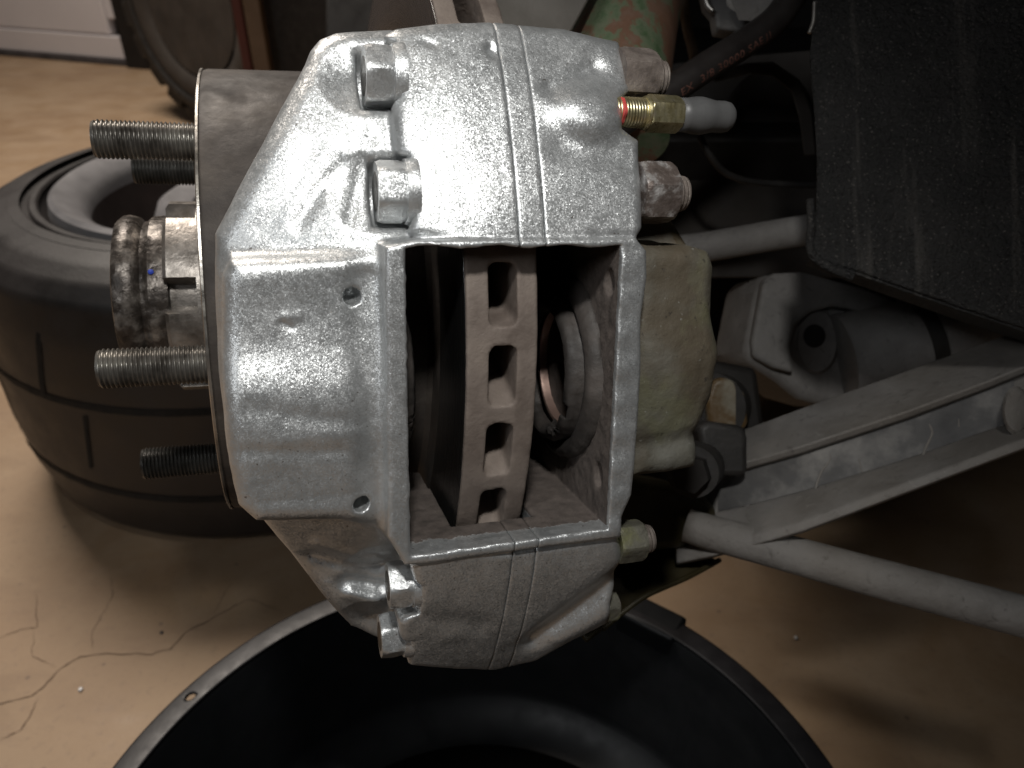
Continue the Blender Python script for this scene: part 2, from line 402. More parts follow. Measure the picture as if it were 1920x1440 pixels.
M_HOSE = simple('black_brake_hose_rubber', (.020, .017, .016), (.036, .031, .029), 60, (.33, .5), 0, .15, .0003, 300)
M_PRINT = simple('worn_red_print', (.13, .055, .040), (.22, .105, .080), 320, (.6, .8), 0, .1, .0002, 300)
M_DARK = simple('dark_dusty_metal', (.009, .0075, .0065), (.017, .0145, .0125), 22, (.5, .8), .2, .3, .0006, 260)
M_STAINED = None
def stained():
    s = NT('oil_stained_casting')
    f = s.noise(60, 5, .6)
    base = s.ramp(f, [(.3, (.12, .10, .065)), (.7, (.24, .225, .18))])
    st = s.noise(42, 4, .6)
    base = s.mix(s.ramp(st, [(.45, 0.), (.6, .9)]), base, (.085, .045, .010))
    s.set(Base_Color=base, Roughness=.5, Normal=s.bump(s.noise(420, 5), .4, .0005)); return s.m
M_STAINED = stained()
M_OILBRKT = simple('oily_yellow_brown_steel', (.012, .010, .004), (.034, .027, .010), 34, (.35, .6), .2, .3, .0006, 300, (.060, .050, .026))
M_RED = simple('red_thread_sealant', (.50, .04, .04), (.62, .10, .09), 300, (.5, .7), 0, .2, .0003, 300)
M_BLUE = simple('blue_paint_dot', (.02, .05, .40), (.03, .08, .55), 300, (.5, .7), 0, .1, .0003, 300)
M_TAN = simple('tan_wood', (.10, .065, .040), (.17, .115, .075), 12, (.6, .8), 0, .2, .0006, 120)
M_REDBOARD = simple('dull_red_board', (.075, .018, .014), (.11, .03, .022), 12, (.6, .8), 0, .2, .0006, 120)

# ------------------------------------------------------------------ implicit solids (surface nets)
def nets(f, org, h, keep=None):
    f = np.ascontiguousarray(f, dtype=np.float32); s = f < 0
    nx, ny, nz = f.shape
    cnt = np.zeros((nx-1, ny-1, nz-1), np.uint8)
    for i in (0, 1):
        for j in (0, 1):
            for k in (0, 1): cnt += s[i:nx-1+i, j:ny-1+j, k:nz-1+k]
    act = np.argwhere((cnt > 0) & (cnt < 8)).astype(np.int32)
    ids = -np.ones(cnt.shape, np.int32); ids[act[:, 0], act[:, 1], act[:, 2]] = np.arange(len(act))
    acc = np.zeros((len(act), 3), np.float32); num = np.zeros(len(act), np.float32)
    corner = [(i, j, k) for i in (0, 1) for j in (0, 1) for k in (0, 1)]
    vals = {c: f[act[:, 0]+c[0], act[:, 1]+c[1], act[:, 2]+c[2]] for c in corner}
    for c in corner:
        for ax in range(3):
            if c[ax] == 0:
                d = list(c); d[ax] = 1; d = tuple(d); a, b = vals[c], vals[d]
                m = (a < 0) != (b < 0); tt = np.where(m, a/np.where(m, a-b, 1), 0)
                p = np.tile(np.array(c, np.float32), (len(act), 1)); p[:, ax] = tt
                acc += p*m[:, None]; num += m
    V = (act+acc/num[:, None])*h+np.array(org)
    quads = []
    for ax in range(3):
        u, v = [(1, 2), (2, 0), (0, 1)][ax]
        sl0 = [slice(None)]*3; sl1 = [slice(None)]*3; sl0[ax] = slice(0, -1); sl1[ax] = slice(1, None)
        for q in (u, v): sl0[q] = slice(1, -1); sl1[q] = slice(1, -1)
        a = s[tuple(sl0)]; b = s[tuple(sl1)]
        e = np.argwhere(a != b); flip = a[e[:, 0], e[:, 1], e[:, 2]]
        e[:, u] += 1; e[:, v] += 1
        def cid(du, dv):
            g = e.copy(); g[:, u] += du; g[:, v] += dv; return ids[g[:, 0], g[:, 1], g[:, 2]]
        q4 = np.stack([cid(-1, -1), cid(0, -1), cid(0, 0), cid(-1, 0)], 1)
        q4[~flip] = q4[~flip][:, ::-1]; quads.append(q4)
    return V, np.concatenate(quads)
def np_mesh(name, V, Q):
    me = bpy.data.meshes.new(name); me.vertices.add(len(V)); me.vertices.foreach_set('co', V.astype(np.float32).ravel())
    me.loops.add(Q.size); me.loops.foreach_set('vertex_index', Q.astype(np.int32).ravel())
    me.polygons.add(len(Q)); me.polygons.foreach_set('loop_start', np.arange(0, Q.size, 4, dtype=np.int32))
    me.update(calc_edges=True); me.validate(); return me
def poly2(P, a, t):
    """signed distance to a polygon on the 2-D grid a (n,1) x t (1,m)"""
    P = np.array(P, float); d = np.full((a.shape[0], t.shape[1]), 1e9); ins = np.zeros(d.shape, bool)
    for i in range(len(P)):
        p, q = P[i], P[(i+1) % len(P)]; e = q-p
        wa, wt = a-p[0], t-p[1]; h = np.clip((wa*e[0]+wt*e[1])/(e@e), 0, 1)
        d = np.minimum(d, (wa-e[0]*h)**2+(wt-e[1]*h)**2)
        c1 = (p[1] <= t) != (q[1] <= t)
        if abs(e[1]) > 1e-9: ins ^= c1 & (a < p[0]+e[0]*(t-p[1])/e[1])
    d = np.sqrt(d); return np.where(ins, -d, d).astype(np.float32)
def seg2(p, q, a, t):
    e = np.array(q, float)-np.array(p, float); wa, wt = a-p[0], t-p[1]
    h = np.clip((wa*e[0]+wt*e[1])/(e@e), 0, 1); return np.sqrt((wa-e[0]*h)**2+(wt-e[1]*h)**2)
def smin(a, b, k):
    h = np.clip(.5+.5*(b-a)/k, 0, 1); return b+(a-b)*h-k*h*(1-h)
def smax(a, b, k): return -smin(-a, -b, k)
def noise3(shape, cell, h, seed):
    r = np.random.RandomState(seed); g = [int(s*h/cell)+3 for s in shape]
    G = r.uniform(-1, 1, g).astype(np.float32)
    for ax in range(3):
        x = np.arange(shape[ax])*h/cell; i = x.astype(int); u = (x-i); u = (u*u*(3-2*u)).astype(np.float32)
        sh = [1]*3; sh[ax] = -1; u = u.reshape(sh)
        G = np.take(G, i, ax)*(1-u)+np.take(G, i+1, ax)*u
    return G

cal = tag(empty('brake_caliper', FRAME), 'large silver hand-painted brake caliper with its rectangular pad window empty', 'brake caliper')

def arcs(pts, off): return [pxarc(x, y, off) for x, y in pts]
TOP = arcs([(722, 60), (745, 46), (820, 40), (930, 38), (1060, 52), (1163, 76), (1180, 125), (1184, 172), (1168, 186), (1168, 240), (1203, 262), (1208, 430), (1196, 450),
            (1080, 454), (965, 456), (860, 462), (790, 448), (772, 438), (768, 390), (768, 318), (748, 285), (740, 210), (737, 120)], -4)
BOT = [px2(772, 1038, 1), px2(945, 1036, 1), px2(1166, 1006, 1)]+arcs([(1170, 1060), (1160, 1105), (1146, 1132), (1142, 1168), (1065, 1206), (1005, 1240), (925, 1258), (860, 1256),
            (768, 1248), (750, 1215), (748, 1170), (772, 1140), (778, 1100), (770, 1060)], -4)
WING = arcs([(574, 116), (584, 92), (600, 72), (630, 60), (740, 54), (775, 300), (775, 470)], 8)+[px2(775, 1040, 0)]+arcs([(770, 1200), (720, 1204), (655, 1184), (560, 1075), (492, 988)], 16)+\
       [px2(440, 930, 20), px2(412, 700, 20), px2(403, 560, 20), px2(400, 440, 21)]
HOUS = [px2(415, 520, 5), px2(430, 488, 5), px2(520, 486, 3), px2(770, 470, 2), px2(770, 1062, 1), px2(745, 1035, 1), px2(705, 1003, 2), px2(640, 984, 3), px2(480, 982, 4), px2(446, 950, 5), px2(428, 870, 5), px2(413, 680, 5)]
RIM = [px2(722, 462, 0), px2(775, 450, 0), px2(1195, 446, 0), px2(1215, 470, 0), px2(1216, 520, 0), px2(1205, 600, 0), px2(1204, 700, 0), px2(1194, 860, 0), px2(1186, 930, 0), px2(1168, 972, 0),
       px2(1166, 1010, 0), px2(760, 1064, 0), px2(728, 1010, 0)]
BOLTS = [(pxarc(712, 143, 3), 1.0), (pxarc(735, 360, 3), 1.0), (pxarc(752, 1092, 5), 1.), (pxarc(735, 1184, 6), 1.)]
BR = 9.0
SEAM1, SEAM2 = 1.8, 9.6
def P2(x, y, n=0): return px2(x, y, n)

def caliper_field(a0, a1, h):
    a = np.arange(a0, a1+h, h, dtype=np.float32); t = np.arange(-120, 128, h, dtype=np.float32); n = np.arange(-12, 80, h, dtype=np.float32)
    A2, T2 = a[:, None], t[None, :]; A3, T3, N3 = a[:, None, None], t[None, :, None], n[None, None, :]
    AR = (arc(t)[None, :]+0*A2).astype(np.float32)
    def prism(P, front, back, r, rk=None):
        d2 = poly2(P, A2, T2)+r
        x = d2[:, :, None]; y = np.maximum((front[:, :, None]-N3)*.97, N3-back)+r
        return np.minimum(np.maximum(x, y), 0)+np.sqrt(np.maximum(x, 0)**2+np.maximum(y, 0)**2)-r
    g = lambda d, wd: np.exp(-(d/wd)**2)
    # --- wing (flat shoulder behind the bolts)
    fw = AR+4.2+0*A2
    fw = fw+np.where(T2 > 30, 10*np.clip((T2-30)/30, 0, 1), 0)                      # lower wing lies deeper
    fw = fw+.0020*np.clip(-40-A2, 0, 60)**2+.20*np.clip(-38-A2, 0, 60)
    fw = fw+.8*np.sin(A2*.21+T2*.12)*g(seg2(P2(600, 360, 8), P2(690, 330, 8), A2, T2), 9)
    # folds and pits of the cast surface
    for (p, q, wd, dp) in [((640, 300), (560, 420), 2.2, .8), ((700, 250), (655, 420), 2.0, .7), ((590, 280), (500, 430), 3.5, .6), ((600, 1045), (725, 1090), 2.0, -1.0), ((590, 1085), (725, 1110), 2.4, 1.2), ((660, 1140), (730, 1150), 3.0, 2.6), ((670, 1165), (715, 1178), 3.0, -1.5)]:
        fw = fw+dp*g(seg2(P2(*p, 12), P2(*q, 12), A2, T2), wd)
    for (ba, bt), k in BOLTS:                                                         # scallops left of the bolt heads
        d = np.sqrt((np.clip((ba-5)-A2, 0, None)*.9)**2+((T2-bt))**2)
        fw = fw+np.clip(11.5-d, 0, None)*.42
    f = prism(WING, fw.astype(np.float32), 44, 5.0)
    # --- cylinder housing
    fh = 1.2+0*A2+0*T2
    u = T2-9.
    fh = fh-.6+5.4/(1+np.exp(np.clip((T2+7)/4.4, -20, 20)))+.0040*np.clip(T2-4, 0, 26)**2-1.2*g(T2-33, 9)
    fh = fh+.45*g(seg2(P2(470, 770), P2(690, 800), A2, T2), 2.6)                      # cast fold
    fh = fh-.35*g(seg2(P2(540, 828), P2(700, 806), A2, T2), 3.0)
    fh = fh+.5*g(seg2(P2(460, 850), P2(640, 850), A2, T2), 2.2)
    fh = fh+3.0*g(A2-P2(702, 700)[0], 4.6)*(1-g(T2+40, 7))                             # valley beside the rim
    fh = fh-.35*g(seg2(P2(535, 600), P2(560, 598), A2, T2), 1.4)+.6*g(seg2(P2(530, 612), P2(548, 622), A2, T2), .8)
    fh = fh-.8*g(seg2(P2(440, 496), P2(700, 494), A2, T2), 2.4)
    hous = prism(HOUS, fh.astype(np.float32), 44, 5.5)
    f = smin(f, hous, 3.2)
    # --- rim round the window
    fr = 0*A2+0*T2+.25*np.sin(T2*.6)*g(A2-35, 4)
    f = smin(f, prism(RIM, fr.astype(np.float32), np.where(A3 > 10, 72, 52), 1.6), 2.6)
    # --- bridge blocks
    ft = AR-4.6+0*A2
    bx, by = pxarc(1105, 205, -6)
    ft = ft-4.2*np.exp(-(((A2-bx)/10.5)**2+((T2-by)/8.0)**2)**1.5)                    # boss of the bleed screw
    ft = ft+1.8*g(seg2(pxarc(1035, 165, -5), pxarc(1120, 128, -5), A2, T2), 3.0)
    ft = ft+1.3*g(seg2(pxarc(1060, 270, -5), pxarc(1180, 300, -5), A2, T2), 5.0)
    ft = ft+1.5*g(seg2(pxarc(922, 90, -5), pxarc(928, 96, -5), A2, T2), 1.6)+.5*g(seg2(pxarc(800, 75, -5), pxarc(818, 82, -5), A2, T2), 1.0)
    ft = ft+.0030*np.clip(4-A2, 0, 40)**2
    top = prism(TOP, ft.astype(np.float32), 34, 3.4)
    f = smin(f, top, 1.6)
    fb = AR-5.0+0*A2
    fb = fb+4.6*g(seg2(pxarc(1175, 1075, -4), pxarc(1000, 1200, -4), A2, T2), 5.2)*np.clip((A2-2)/14, 0, 1)   # diagonal scoop
    fb = fb-1.2*g(seg2(pxarc(1150, 1140, -4), pxarc(1050, 1195, -4), A2, T2), 4.0)
    fb = fb+.8*g(seg2(pxarc(800, 1160, -4), pxarc(900, 1170, -4), A2, T2), 4.5)
    fb = fb+.9*np.clip((A2-SEAM1)*2, 0, 1)*g(T2-52, 8)                                  # right half sits a little lower at the ledge
    bot = prism(BOT, fb.astype(np.float32), 75, 3.0)
    f = smin(f, bot, 1.6)
    # --- cast roughness
    shp = f.shape
    f = f+.20*noise3(shp, 9.0, h, 3)+.06*noise3(shp, 3.6, h, 4)+.018*noise3(shp, 1.7, h, 5)
    # --- cuts: bolt-head pockets, pin holes, window, disc slot
    for (ba, bt), k in BOLTS:
        bn = float(arc(bt))+BNOFF(bt)
        d = np.sqrt((T3-bt)**2+(N3-bn)**2)-(BR+.7)
        d = np.maximum(d, np.maximum((ba-5.6)-A3, A3-(ba+4.6)))
        f = smax(f, -d, 2.2)
    for (x, y) in [(662, 558), (677, 945)]:
        pa, pt = P2(x, y, 4)
        d = np.sqrt((A3-pa)**2+(T3-pt)**2+((N3-(6.4 if y < 700 else 5.2))*.42)**2)-2.5
        f = smax(f, -d, .5)
    jag = .35*noise3(shp, 2.4, h, 9)
    wd = np.maximum(np.maximum(-30.4-A3, A3-32.9), np.maximum(-39.4-T3+.35*np.sin(A3*.33), T3-(50.2-.02*A3)))
    f = smax(f, -(np.maximum(wd, -20-N3)+jag*.6), .7)
    rd = np.sqrt((T3-HT)**2+(N3-HN)**2)-145.
    slot = np.maximum(rd, np.maximum(-14.2-A3, A3-13.4))
    f = smax(f, -slot, 1.0)
    # shallow pits in the right inner wall
    for (x, y, n_) in [(1141, 530, 8), (1128, 890, 10)]:
        pa, pt = P2(x, y, n_); d = np.sqrt(((A3-33.5)/2.4)**2+((T3-pt)/4.2)**2+((N3-n_)/3.2)**2)-1
        f = smax(f, -d*2.4, .5)
    return f, (a0, -120., -12.), shp
def BNOFF(bt): return 4.2
HRES = .6
def bare_attr(me):
    co = np.empty(len(me.vertices)*3, np.float32); me.vertices.foreach_get('co', co); co = co.reshape(-1, 3)*1000
    a, t, n = co.T
    ins = np.minimum.reduce([a+31.4, 37.0-a, t+40.2, 51.4-t])       # inside the window box
    v = np.clip(.5+ins*.35, 0, 1)*np.clip(.5+(n-1.6)*.5, 0, 1)*np.where(a > 33.6, np.where(n > 3.5, 1., 0.), 1.)
    led = (t > 49) & (n < 14)
    v = np.where(led, v*np.clip((n-3)/9, 0, 1), v)
    back = np.clip((n-47)/4, 0, 1)
    v = np.maximum(v, back)
    # thin paint on the lower wing
    lw = np.clip((t-48)/10, 0, 1)*np.clip((-36-a)/14, 0, 1)
    v = np.maximum(v, lw*.40)
    at = me.attributes.new('bare', 'FLOAT', 'POINT'); at.data.foreach_set('value', v.astype(np.float32))
def cal_part(name, a0, a1, label, lo=None, hi=None, tside=0):
    f, org, shp = caliper_field(a0-1.5, a1+1.5, HRES)
    A3 = (a0-1.5+np.arange(shp[0])*HRES)[:, None, None].astype(np.float32)
    if lo is not None: f = smax(f, (lo-A3), .3)
    if hi is not None: f = smax(f, (A3-hi), .3)
    if tside:
        T3 = (-120+np.arange(shp[1])*HRES)[None, :, None]; f = np.maximum(f, np.where(T3*tside > 0, -9., 9.)).astype(np.float32)
    f[0] = np.maximum(f[0], .1); f[-1] = np.maximum(f[-1], .1)
    f[:, 0] = np.maximum(f[:, 0], .1); f[:, -1] = np.maximum(f[:, -1], .1); f[:, :, -1] = np.maximum(f[:, :, -1], .1)
    V, Q = nets(f, org, HRES)
    me = np_mesh(name, V*.001, Q); bare_attr(me)
    o = link(name, me, M_SILVER, cal); o.matrix_world = FRAME; o.parent = cal; o.matrix_parent_inverse = FRAME.inverted()
    o['label'] = label; return o
def under(o, parent):
    """keep local coordinates in the parent's own frame"""
    o.parent = parent; o.matrix_parent_inverse = Matrix.Identity(4); o.matrix_basis = Matrix.Identity(4); return o
for args in (('outboard_half', -93., SEAM1, 'silver-painted wheel-side half with the cylinder housing and shoulder', None, SEAM1-.06),
             ('spacer_plate', SEAM1, SEAM2, 'upper narrow silver-painted strip between the two halves', SEAM1+.06, SEAM2-.06, -1),
             ('spacer_plate', SEAM1, SEAM2, 'lower narrow silver-painted strip between the two halves', SEAM1+.06, SEAM2-.06, 1),
             ('inboard_half', SEAM2, 44., 'silver-painted car-side half with the thin window rail', SEAM2+.06, None)):
    under(cal_part(*args), cal)

def cpart(name, data, mat, parent=cal, sharp=32, label=None):
    V, Fc = data; o = mesh_from(name, mm(V), Fc, mat, parent, True, sharp); under(o, parent)
    if label: o['label'] = label
    return o
# unpainted inboard cylinder housing
def inboard_housing():
    h = .8; a = np.arange(36, 92, h); t = np.arange(-60, 62, h); n = np.arange(-2, 62, h)
    A2, T2 = a[:, None], t[None, :]; A3, T3, N3 = a[:, None, None], t[None, :, None], n[None, None, :]
    n0 = 14
    P = [P2(1180, 455, n0), P2(1225, 462, n0), P2(1300, 462, n0), P2(1340, 474, n0), P2(1350, 500, n0), P2(1340, 590, n0), P2(1351, 660, n0), P2(1340, 745, n0), P2(1316, 815, n0), P2(1318, 860, n0), P2(1312, 884, n0), P2(1180, 898, n0)]
    d2 = poly2(P, A2, T2)+6.0
    fr = n0-5.5+3.5*(1-np.exp(-((T2-0)/17.)**2))+.0045*np.clip(A2-50, 0, None)**2+1.6*np.exp(-(seg2(P2(1200, 835, n0), P2(1330, 815, n0), A2, T2)/3.5)**2)
    x = d2[:, :, None]+0*N3; y = np.maximum((fr[:, :, None]-N3), N3-52)+6.0
    f = np.minimum(np.maximum(x, y), 0)+np.sqrt(np.maximum(x, 0)**2+np.maximum(y, 0)**2)-6.0
    f = f+.35*noise3(f.shape, 8, h, 21)+.16*noise3(f.shape, 3, h, 22)
    f[0] = np.maximum(f[0], .1)
    V, Q = nets(f, (36, -60, -2), h); me = np_mesh('cylinder_housing', V*.001, Q)
    o = link('cylinder_housing', me, M_GREYCAST, cal); under(o, cal); o['label'] = 'unpainted weathered grey casting on the car side'
inboard_housing()
# clamp bolts (heads left, threaded nuts right)
for i, ((ba, bt), k) in enumerate(BOLTS):
    bn = float(arc(bt))+BNOFF(bt)
    hb = 7.6 if i < 2 else 6.6; rr = BR if i < 2 else BR-1.2
    o = cpart('clamp_bolt', hexdata(ba-4.4, ba+hb*.5, rr, (0, bt, bn), rot=.35+.5*i, cham=.42, up=(0, 0, 1)), M_SILVER, label='silver-painted hexagon bolt head')
    cpart('washer_flange', lathe_data([(ba+hb*.45, 0), (ba+hb*.45, rr*1.0), (ba+hb*.75, rr*1.06), (ba+hb*.9, rr*1.06), (ba+hb*.9, 0)], (0, bt, bn)), M_SILVER, o)
    cpart('bolt_mark', lathe_data([(ba-4.75, 0), (ba-4.75, rr*.45), (ba-4.5, rr*.6), (ba-4.0, rr*.62)], (0, bt, bn)), M_STUDDARK, o)
def nut(xl, xh, xt, py, rpx, trpx, noff, mat, smat, rot, label):
    a, t = pxarc(xl, py, noff); n = float(arc(t))+noff; q = Oc*1000+Ac*a+Tc*t+Dc*n; k = q.z/FPX
    a1 = px2(xh, py, n)[0]; a2 = px2(xt, py, n)[0]
    o = cpart('clamp_nut', hexdata(a-3, a1, rpx*k, (0, t, n), rot=rot, cham=.16, up=(0, 0, 1)), mat, label=label)
    cpart('threaded_end', thread_data(a1-.5, a2, trpx*k, 1.25, (0, t, n), tip_at_p0=False, up=(0, 0, 1), depth=.4, tip=1.2), smat, o)
nut(1207, 1254, 1281, 362, 60, 34, 4, M_SILVNUT, M_OLDNUT, .25, 'old rust-brown hexagon nut with flecks of silver paint')
nut(1172, 1221, 1243, 143, 52, 33, 1, M_OLDNUT, M_OLDNUT, .1, 'dusty beige nut behind the bleed screw')
nut(1168, 1201, 1219, 1016, 41, 27, 2, M_YELLOWNUT, M_OLDNUT, .45, 'small nut with yellow-green residue on its lower corner')
nut(1140, 1153, 1158, 1136, 30, 18, 2, M_YELLOWNUT, M_OLDNUT, .2, 'nut mostly hidden at the lowest corner')
# bleed screw
bn_ = float(arc(pxarc(1190, 208, -1)[1]))-2.0; ba_, bt_ = px2(1170, 209, bn_)
ax_hex0 = px2(1212, 208, bn_)[0]; ax_hex1 = px2(1271, 208, bn_)[0]; ax_tip = px2(1374, 214, bn_)[0]
bc = (0, bt_+.2, bn_)
bs = cpart('bleed_screw', thread_data(ba_-7, ax_hex0+.2, 4.5, .95, bc, depth=.13, tip_at_p0=True, tip=.4, up=(0, 0, 1)), M_BRASS, label='yellow metal bleed screw shank')
cpart('hex_collar', hexdata(ax_hex0, ax_hex1, 5.7, bc, rot=.02, cham=.05, up=(0, 0, 1)), M_BRASS, bs)
L = ax_tip-ax_hex1
cpart('shank_collar', lathe_data([(ax_hex0-1.3, 3.9), (ax_hex0-1.1, 4.9), (ax_hex0-.3, 5.1), (ax_hex0, 4.6)], bc, up=(0, 0, 1)), M_BRASS, bs)
cpart('rubber_cap', lathe_data([(ax_hex1-.1, 4.6), (ax_hex1+.0, 5.05), (ax_hex1+L*.14, 5.1), (ax_hex1+L*.30, 5.6), (ax_hex1+L*.42, 5.65), (ax_hex1+L*.56, 5.1), (ax_hex1+L*.66, 4.75),
      (ax_hex1+L*.80, 4.85), (ax_hex1+L*.90, 4.5), (ax_hex1+L*.96, 3.6), (ax_hex1+L*.99, 2.2), (ax_hex1+L, 0)], bc, up=(0, 0, 1)), M_CAP, bs, sharp=80, label='grey rubber dust cap')
cpart('thread_sealant', lathe_data([(ba_-2.4, 4.2), (ba_-2.2, 5.0), (ba_-1.3, 4.85), (ba_-1.1, 4.2)], (0, bt_+.2, bn_+.1), up=(0, 0, 1), wob=lambda p, th: .10*math.sin(th*3)+.06*math.sin(th*7)), M_RED, bs)

# pistons and torn boots inside the window
def boot(side):
    s = 1 if side > 0 else -1; wa = 33.6 if s > 0 else -34.5
    c = (0, 5.0, 42.0)
    def A_(x): return wa-s*x
    def wob(p, th):
        low = max(0, math.cos(th-.5))**3                 # th = 0 points down the window
        return .012*math.sin(th*5+p)+.006*math.sin(th*13+p*2)+.004*math.sin(th*29)+(.10*low if s*(wa-p) > 2.2 else .02*low)
    prof = [(A_(0), 32.5), (A_(1.6), 32.2), (A_(3.4), 30.8), (A_(4.6), 28.6), (A_(4.0), 26.6), (A_(2.8), 25.8), (A_(3.6), 24.9), (A_(6.0), 24.9), (A_(8.2), 24.2), (A_(9.2), 22.4), (A_(8.2), 20.6), (A_(5.0), 20.2)]
    o = cpart('dust_boot', lathe_data(prof, c, up=(0, 0, 1), seg=160, wob=wob), M_BOOT, sharp=85, label='perished black rubber piston boot with folds and tears')
    # remove the cap face left on the open end, tear out an irregular piece of the inner lip
    me = o.data; bm = bmesh.new(); bm.from_mesh(me)
    big = [f for f in bm.faces if len(f.verts) > 6]; bmesh.ops.delete(bm, geom=big, context='FACES_ONLY')
    inner = []
    for f in bm.faces:
        m = f.calc_center_median()*1000; r = math.hypot(m.y-c[1], m.z-c[2]); th = math.degrees(math.atan2(m.y-c[1], -(m.z-c[2])))
        lim = 22.0+2.6*(random.random()) if 15 < th < 62 else 0
        if r < lim: inner.append(f)
    bmesh.ops.delete(bm, geom=inner, context='FACES')
    bm.to_mesh(me); bm.free()
    sm = o.modifiers.new('thickness', 'SOLIDIFY'); sm.thickness = .0009; sm.offset = 0
    pdat = lathe_data([(A_(-2), 22.0), (A_(3.0), 22.0), (A_(3.6), 21.6), (A_(3.8), 21.0), (A_(3.6), 20.0), (A_(2.4), 19.6), (A_(-5), 19.2), (A_(-8), 17.0), (A_(-9), 10.0), (A_(-9), 0)], c, up=(0, 0, 1), seg=64)
    p = cpart('piston', (pdat[0], [f for f in pdat[1] if len(f) == 4]), M_PISTON, label='hollow copper-brown piston')
    return o
boot(1); boot(-1)
# crumbs of torn rubber at the lip
for (px, py, n, a) in [(1058, 758, 32, 26), (1066, 775, 32, 26), (1050, 790, 33, 25)]:
    V = [Vector((a+random.uniform(-2, 2), 25+random.uniform(-3, 3), n+random.uniform(-2.4, 2.4))) for _ in range(9)]
    bm = bmesh.new()
    for v in V: bm.verts.new(v*.001)
    bmesh.ops.convex_hull(bm, input=bm.verts); me = bpy.data.meshes.new('torn_flap'); bm.to_mesh(me); bm.free()
    under(link('torn_flap', me, M_BOOT, cal, False), cal)

# ------------------------------------------------------------------ ventilated disc, hat and hub
HUB = frame_at(0, HT, HN)
disc = tag(empty('brake_disc', HUB), 'ventilated brake disc with rusty edge and slots showing inside the caliper window', 'brake disc')
RO, ACEN = 142.0, -.5
def disc_ring():
    NV = 36; hs, hr, ha = .95, .75, .7
    per = 2*math.pi*RO/NV
    ns = int(round(2*math.pi*RO/hs)); th = np.arange(ns+2)*2*math.pi/ns
    r = np.arange(108, RO+2, hr); a = np.arange(-13.5, 13.6, ha)
    S = (th*RO)[:, None, None]; Rr = r[None, :, None]; Aa = a[None, None, :]
    body = np.maximum(np.abs(Aa)-11.1, np.maximum(Rr-RO, 109.5-Rr))
    x = np.abs(Aa)-11.1+.9; y = Rr-RO+.9
    body = np.maximum(np.minimum(np.maximum(x, y), 0)+np.sqrt(np.maximum(x, 0)**2+np.maximum(y, 0)**2)-.9, 109.5-Rr)
    sh = (S+(RO-Rr)*.30+per*VPH) % per-per/2
    qx = np.abs(sh)-(per/2-3.0)+2.4; qy = np.abs(Aa-.2)-4.3+2.4
    hole = np.minimum(np.maximum(qx, qy), 0)+np.sqrt(np.maximum(qx, 0)**2+np.maximum(qy, 0)**2)-2.4
    f = smax(body+0*sh, -(hole+0*Rr), .7)
    f = f+.10*noise3(f.shape, 3., .8, 31)
    f = np.concatenate([f[:ns], f[:2]], 0)
    V, Q = nets(f, (0, 0, 0), 1.0)
    ths = V[:, 0]*2*math.pi/ns; rr = 108+V[:, 1]*hr; aa = -13.5+V[:, 2]*ha+ACEN
    W = np.stack([aa, rr*np.sin(ths), -rr*np.cos(ths)], 1)*.001
    me = np_mesh('vented_ring', W, Q); o = link('vented_ring', me, M_ROTOREDGE, disc); under(o, disc); o['label'] = 'rusty brown slotted rim of the disc'
VPH = .158
disc_ring()
for s_, nm in ((-1, 'friction_face'), (1, 'friction_face')):
    a_ = ACEN+s_*11.12
    V, Fc = lathe_data([(a_, 96), (a_+s_*.12, 96.3), (a_+s_*.12, 140.6), (a_-s_*.2, 140.9)], seg=240)
    Fc = [f for f in Fc if len(f) == 4]
    o = mesh_from(nm, mm(V), Fc, M_FACE, disc, True, 40); under(o, disc)
V, Fc = lathe_data([(-11.3, 114), (-12.2, 96), (-14, 94), (-84.6, 92), (-86.0, 91.4)], seg=160); Fc = [f for f in Fc if len(f) == 4]
o = mesh_from('disc_hat', mm(V), Fc, M_HAT, disc, True, 30); under(o, disc); o['label'] = 'brown hat section carrying the wheel studs'
o = mesh_from('hat_rim', mm(lathe_data([(-85.9, 84), (-85.9, 91.3), (-86.2, 92.1), (-87.0, 92.1), (-87.3, 91.4), (-87.3, 0)], seg=160)[0]), lathe_data([(-85.9, 84), (-85.9, 91.3), (-86.2, 92.1), (-87.0, 92.1), (-87.3, 91.4), (-87.3, 0)], seg=160)[1], M_BRIGHT, disc, True, 30); under(o, disc); o['label'] = 'thin bright worn edge of the hat face'
hub = tag(empty('wheel_hub', HUB), 'greasy wheel hub with castle nut and threaded studs left of the caliper', 'wheel hub')
def hpart(name, data, mat, parent=hub, sharp=32, label=None):
    o = mesh_from(name, mm(data[0]), data[1], mat, parent, True, sharp); under(o, parent)
    if label: o['label'] = label
    return o
SR = 71.8
TIP = -123.5
tips = {59.8: 172, -12.2: 200, 131.8: 232, -84.2: 267, 203.8: 240}
for ang, tx in tips.items():
    th = R_(ang); t, n = HT-SR*math.sin(th), HN-SR*math.cos(th)
    lo = TIP
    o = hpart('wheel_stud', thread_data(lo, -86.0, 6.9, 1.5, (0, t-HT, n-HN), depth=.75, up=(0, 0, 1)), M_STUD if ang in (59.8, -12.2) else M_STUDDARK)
    o['label'] = {59.8: 'top stud in front, bright at its tip', -12.2: 'middle stud with brown grease near the plate', 131.8: 'dark stud half hidden below the top one', -84.2: 'lowest dark stud', 203.8: 'stud behind the hub, hidden'}[ang]
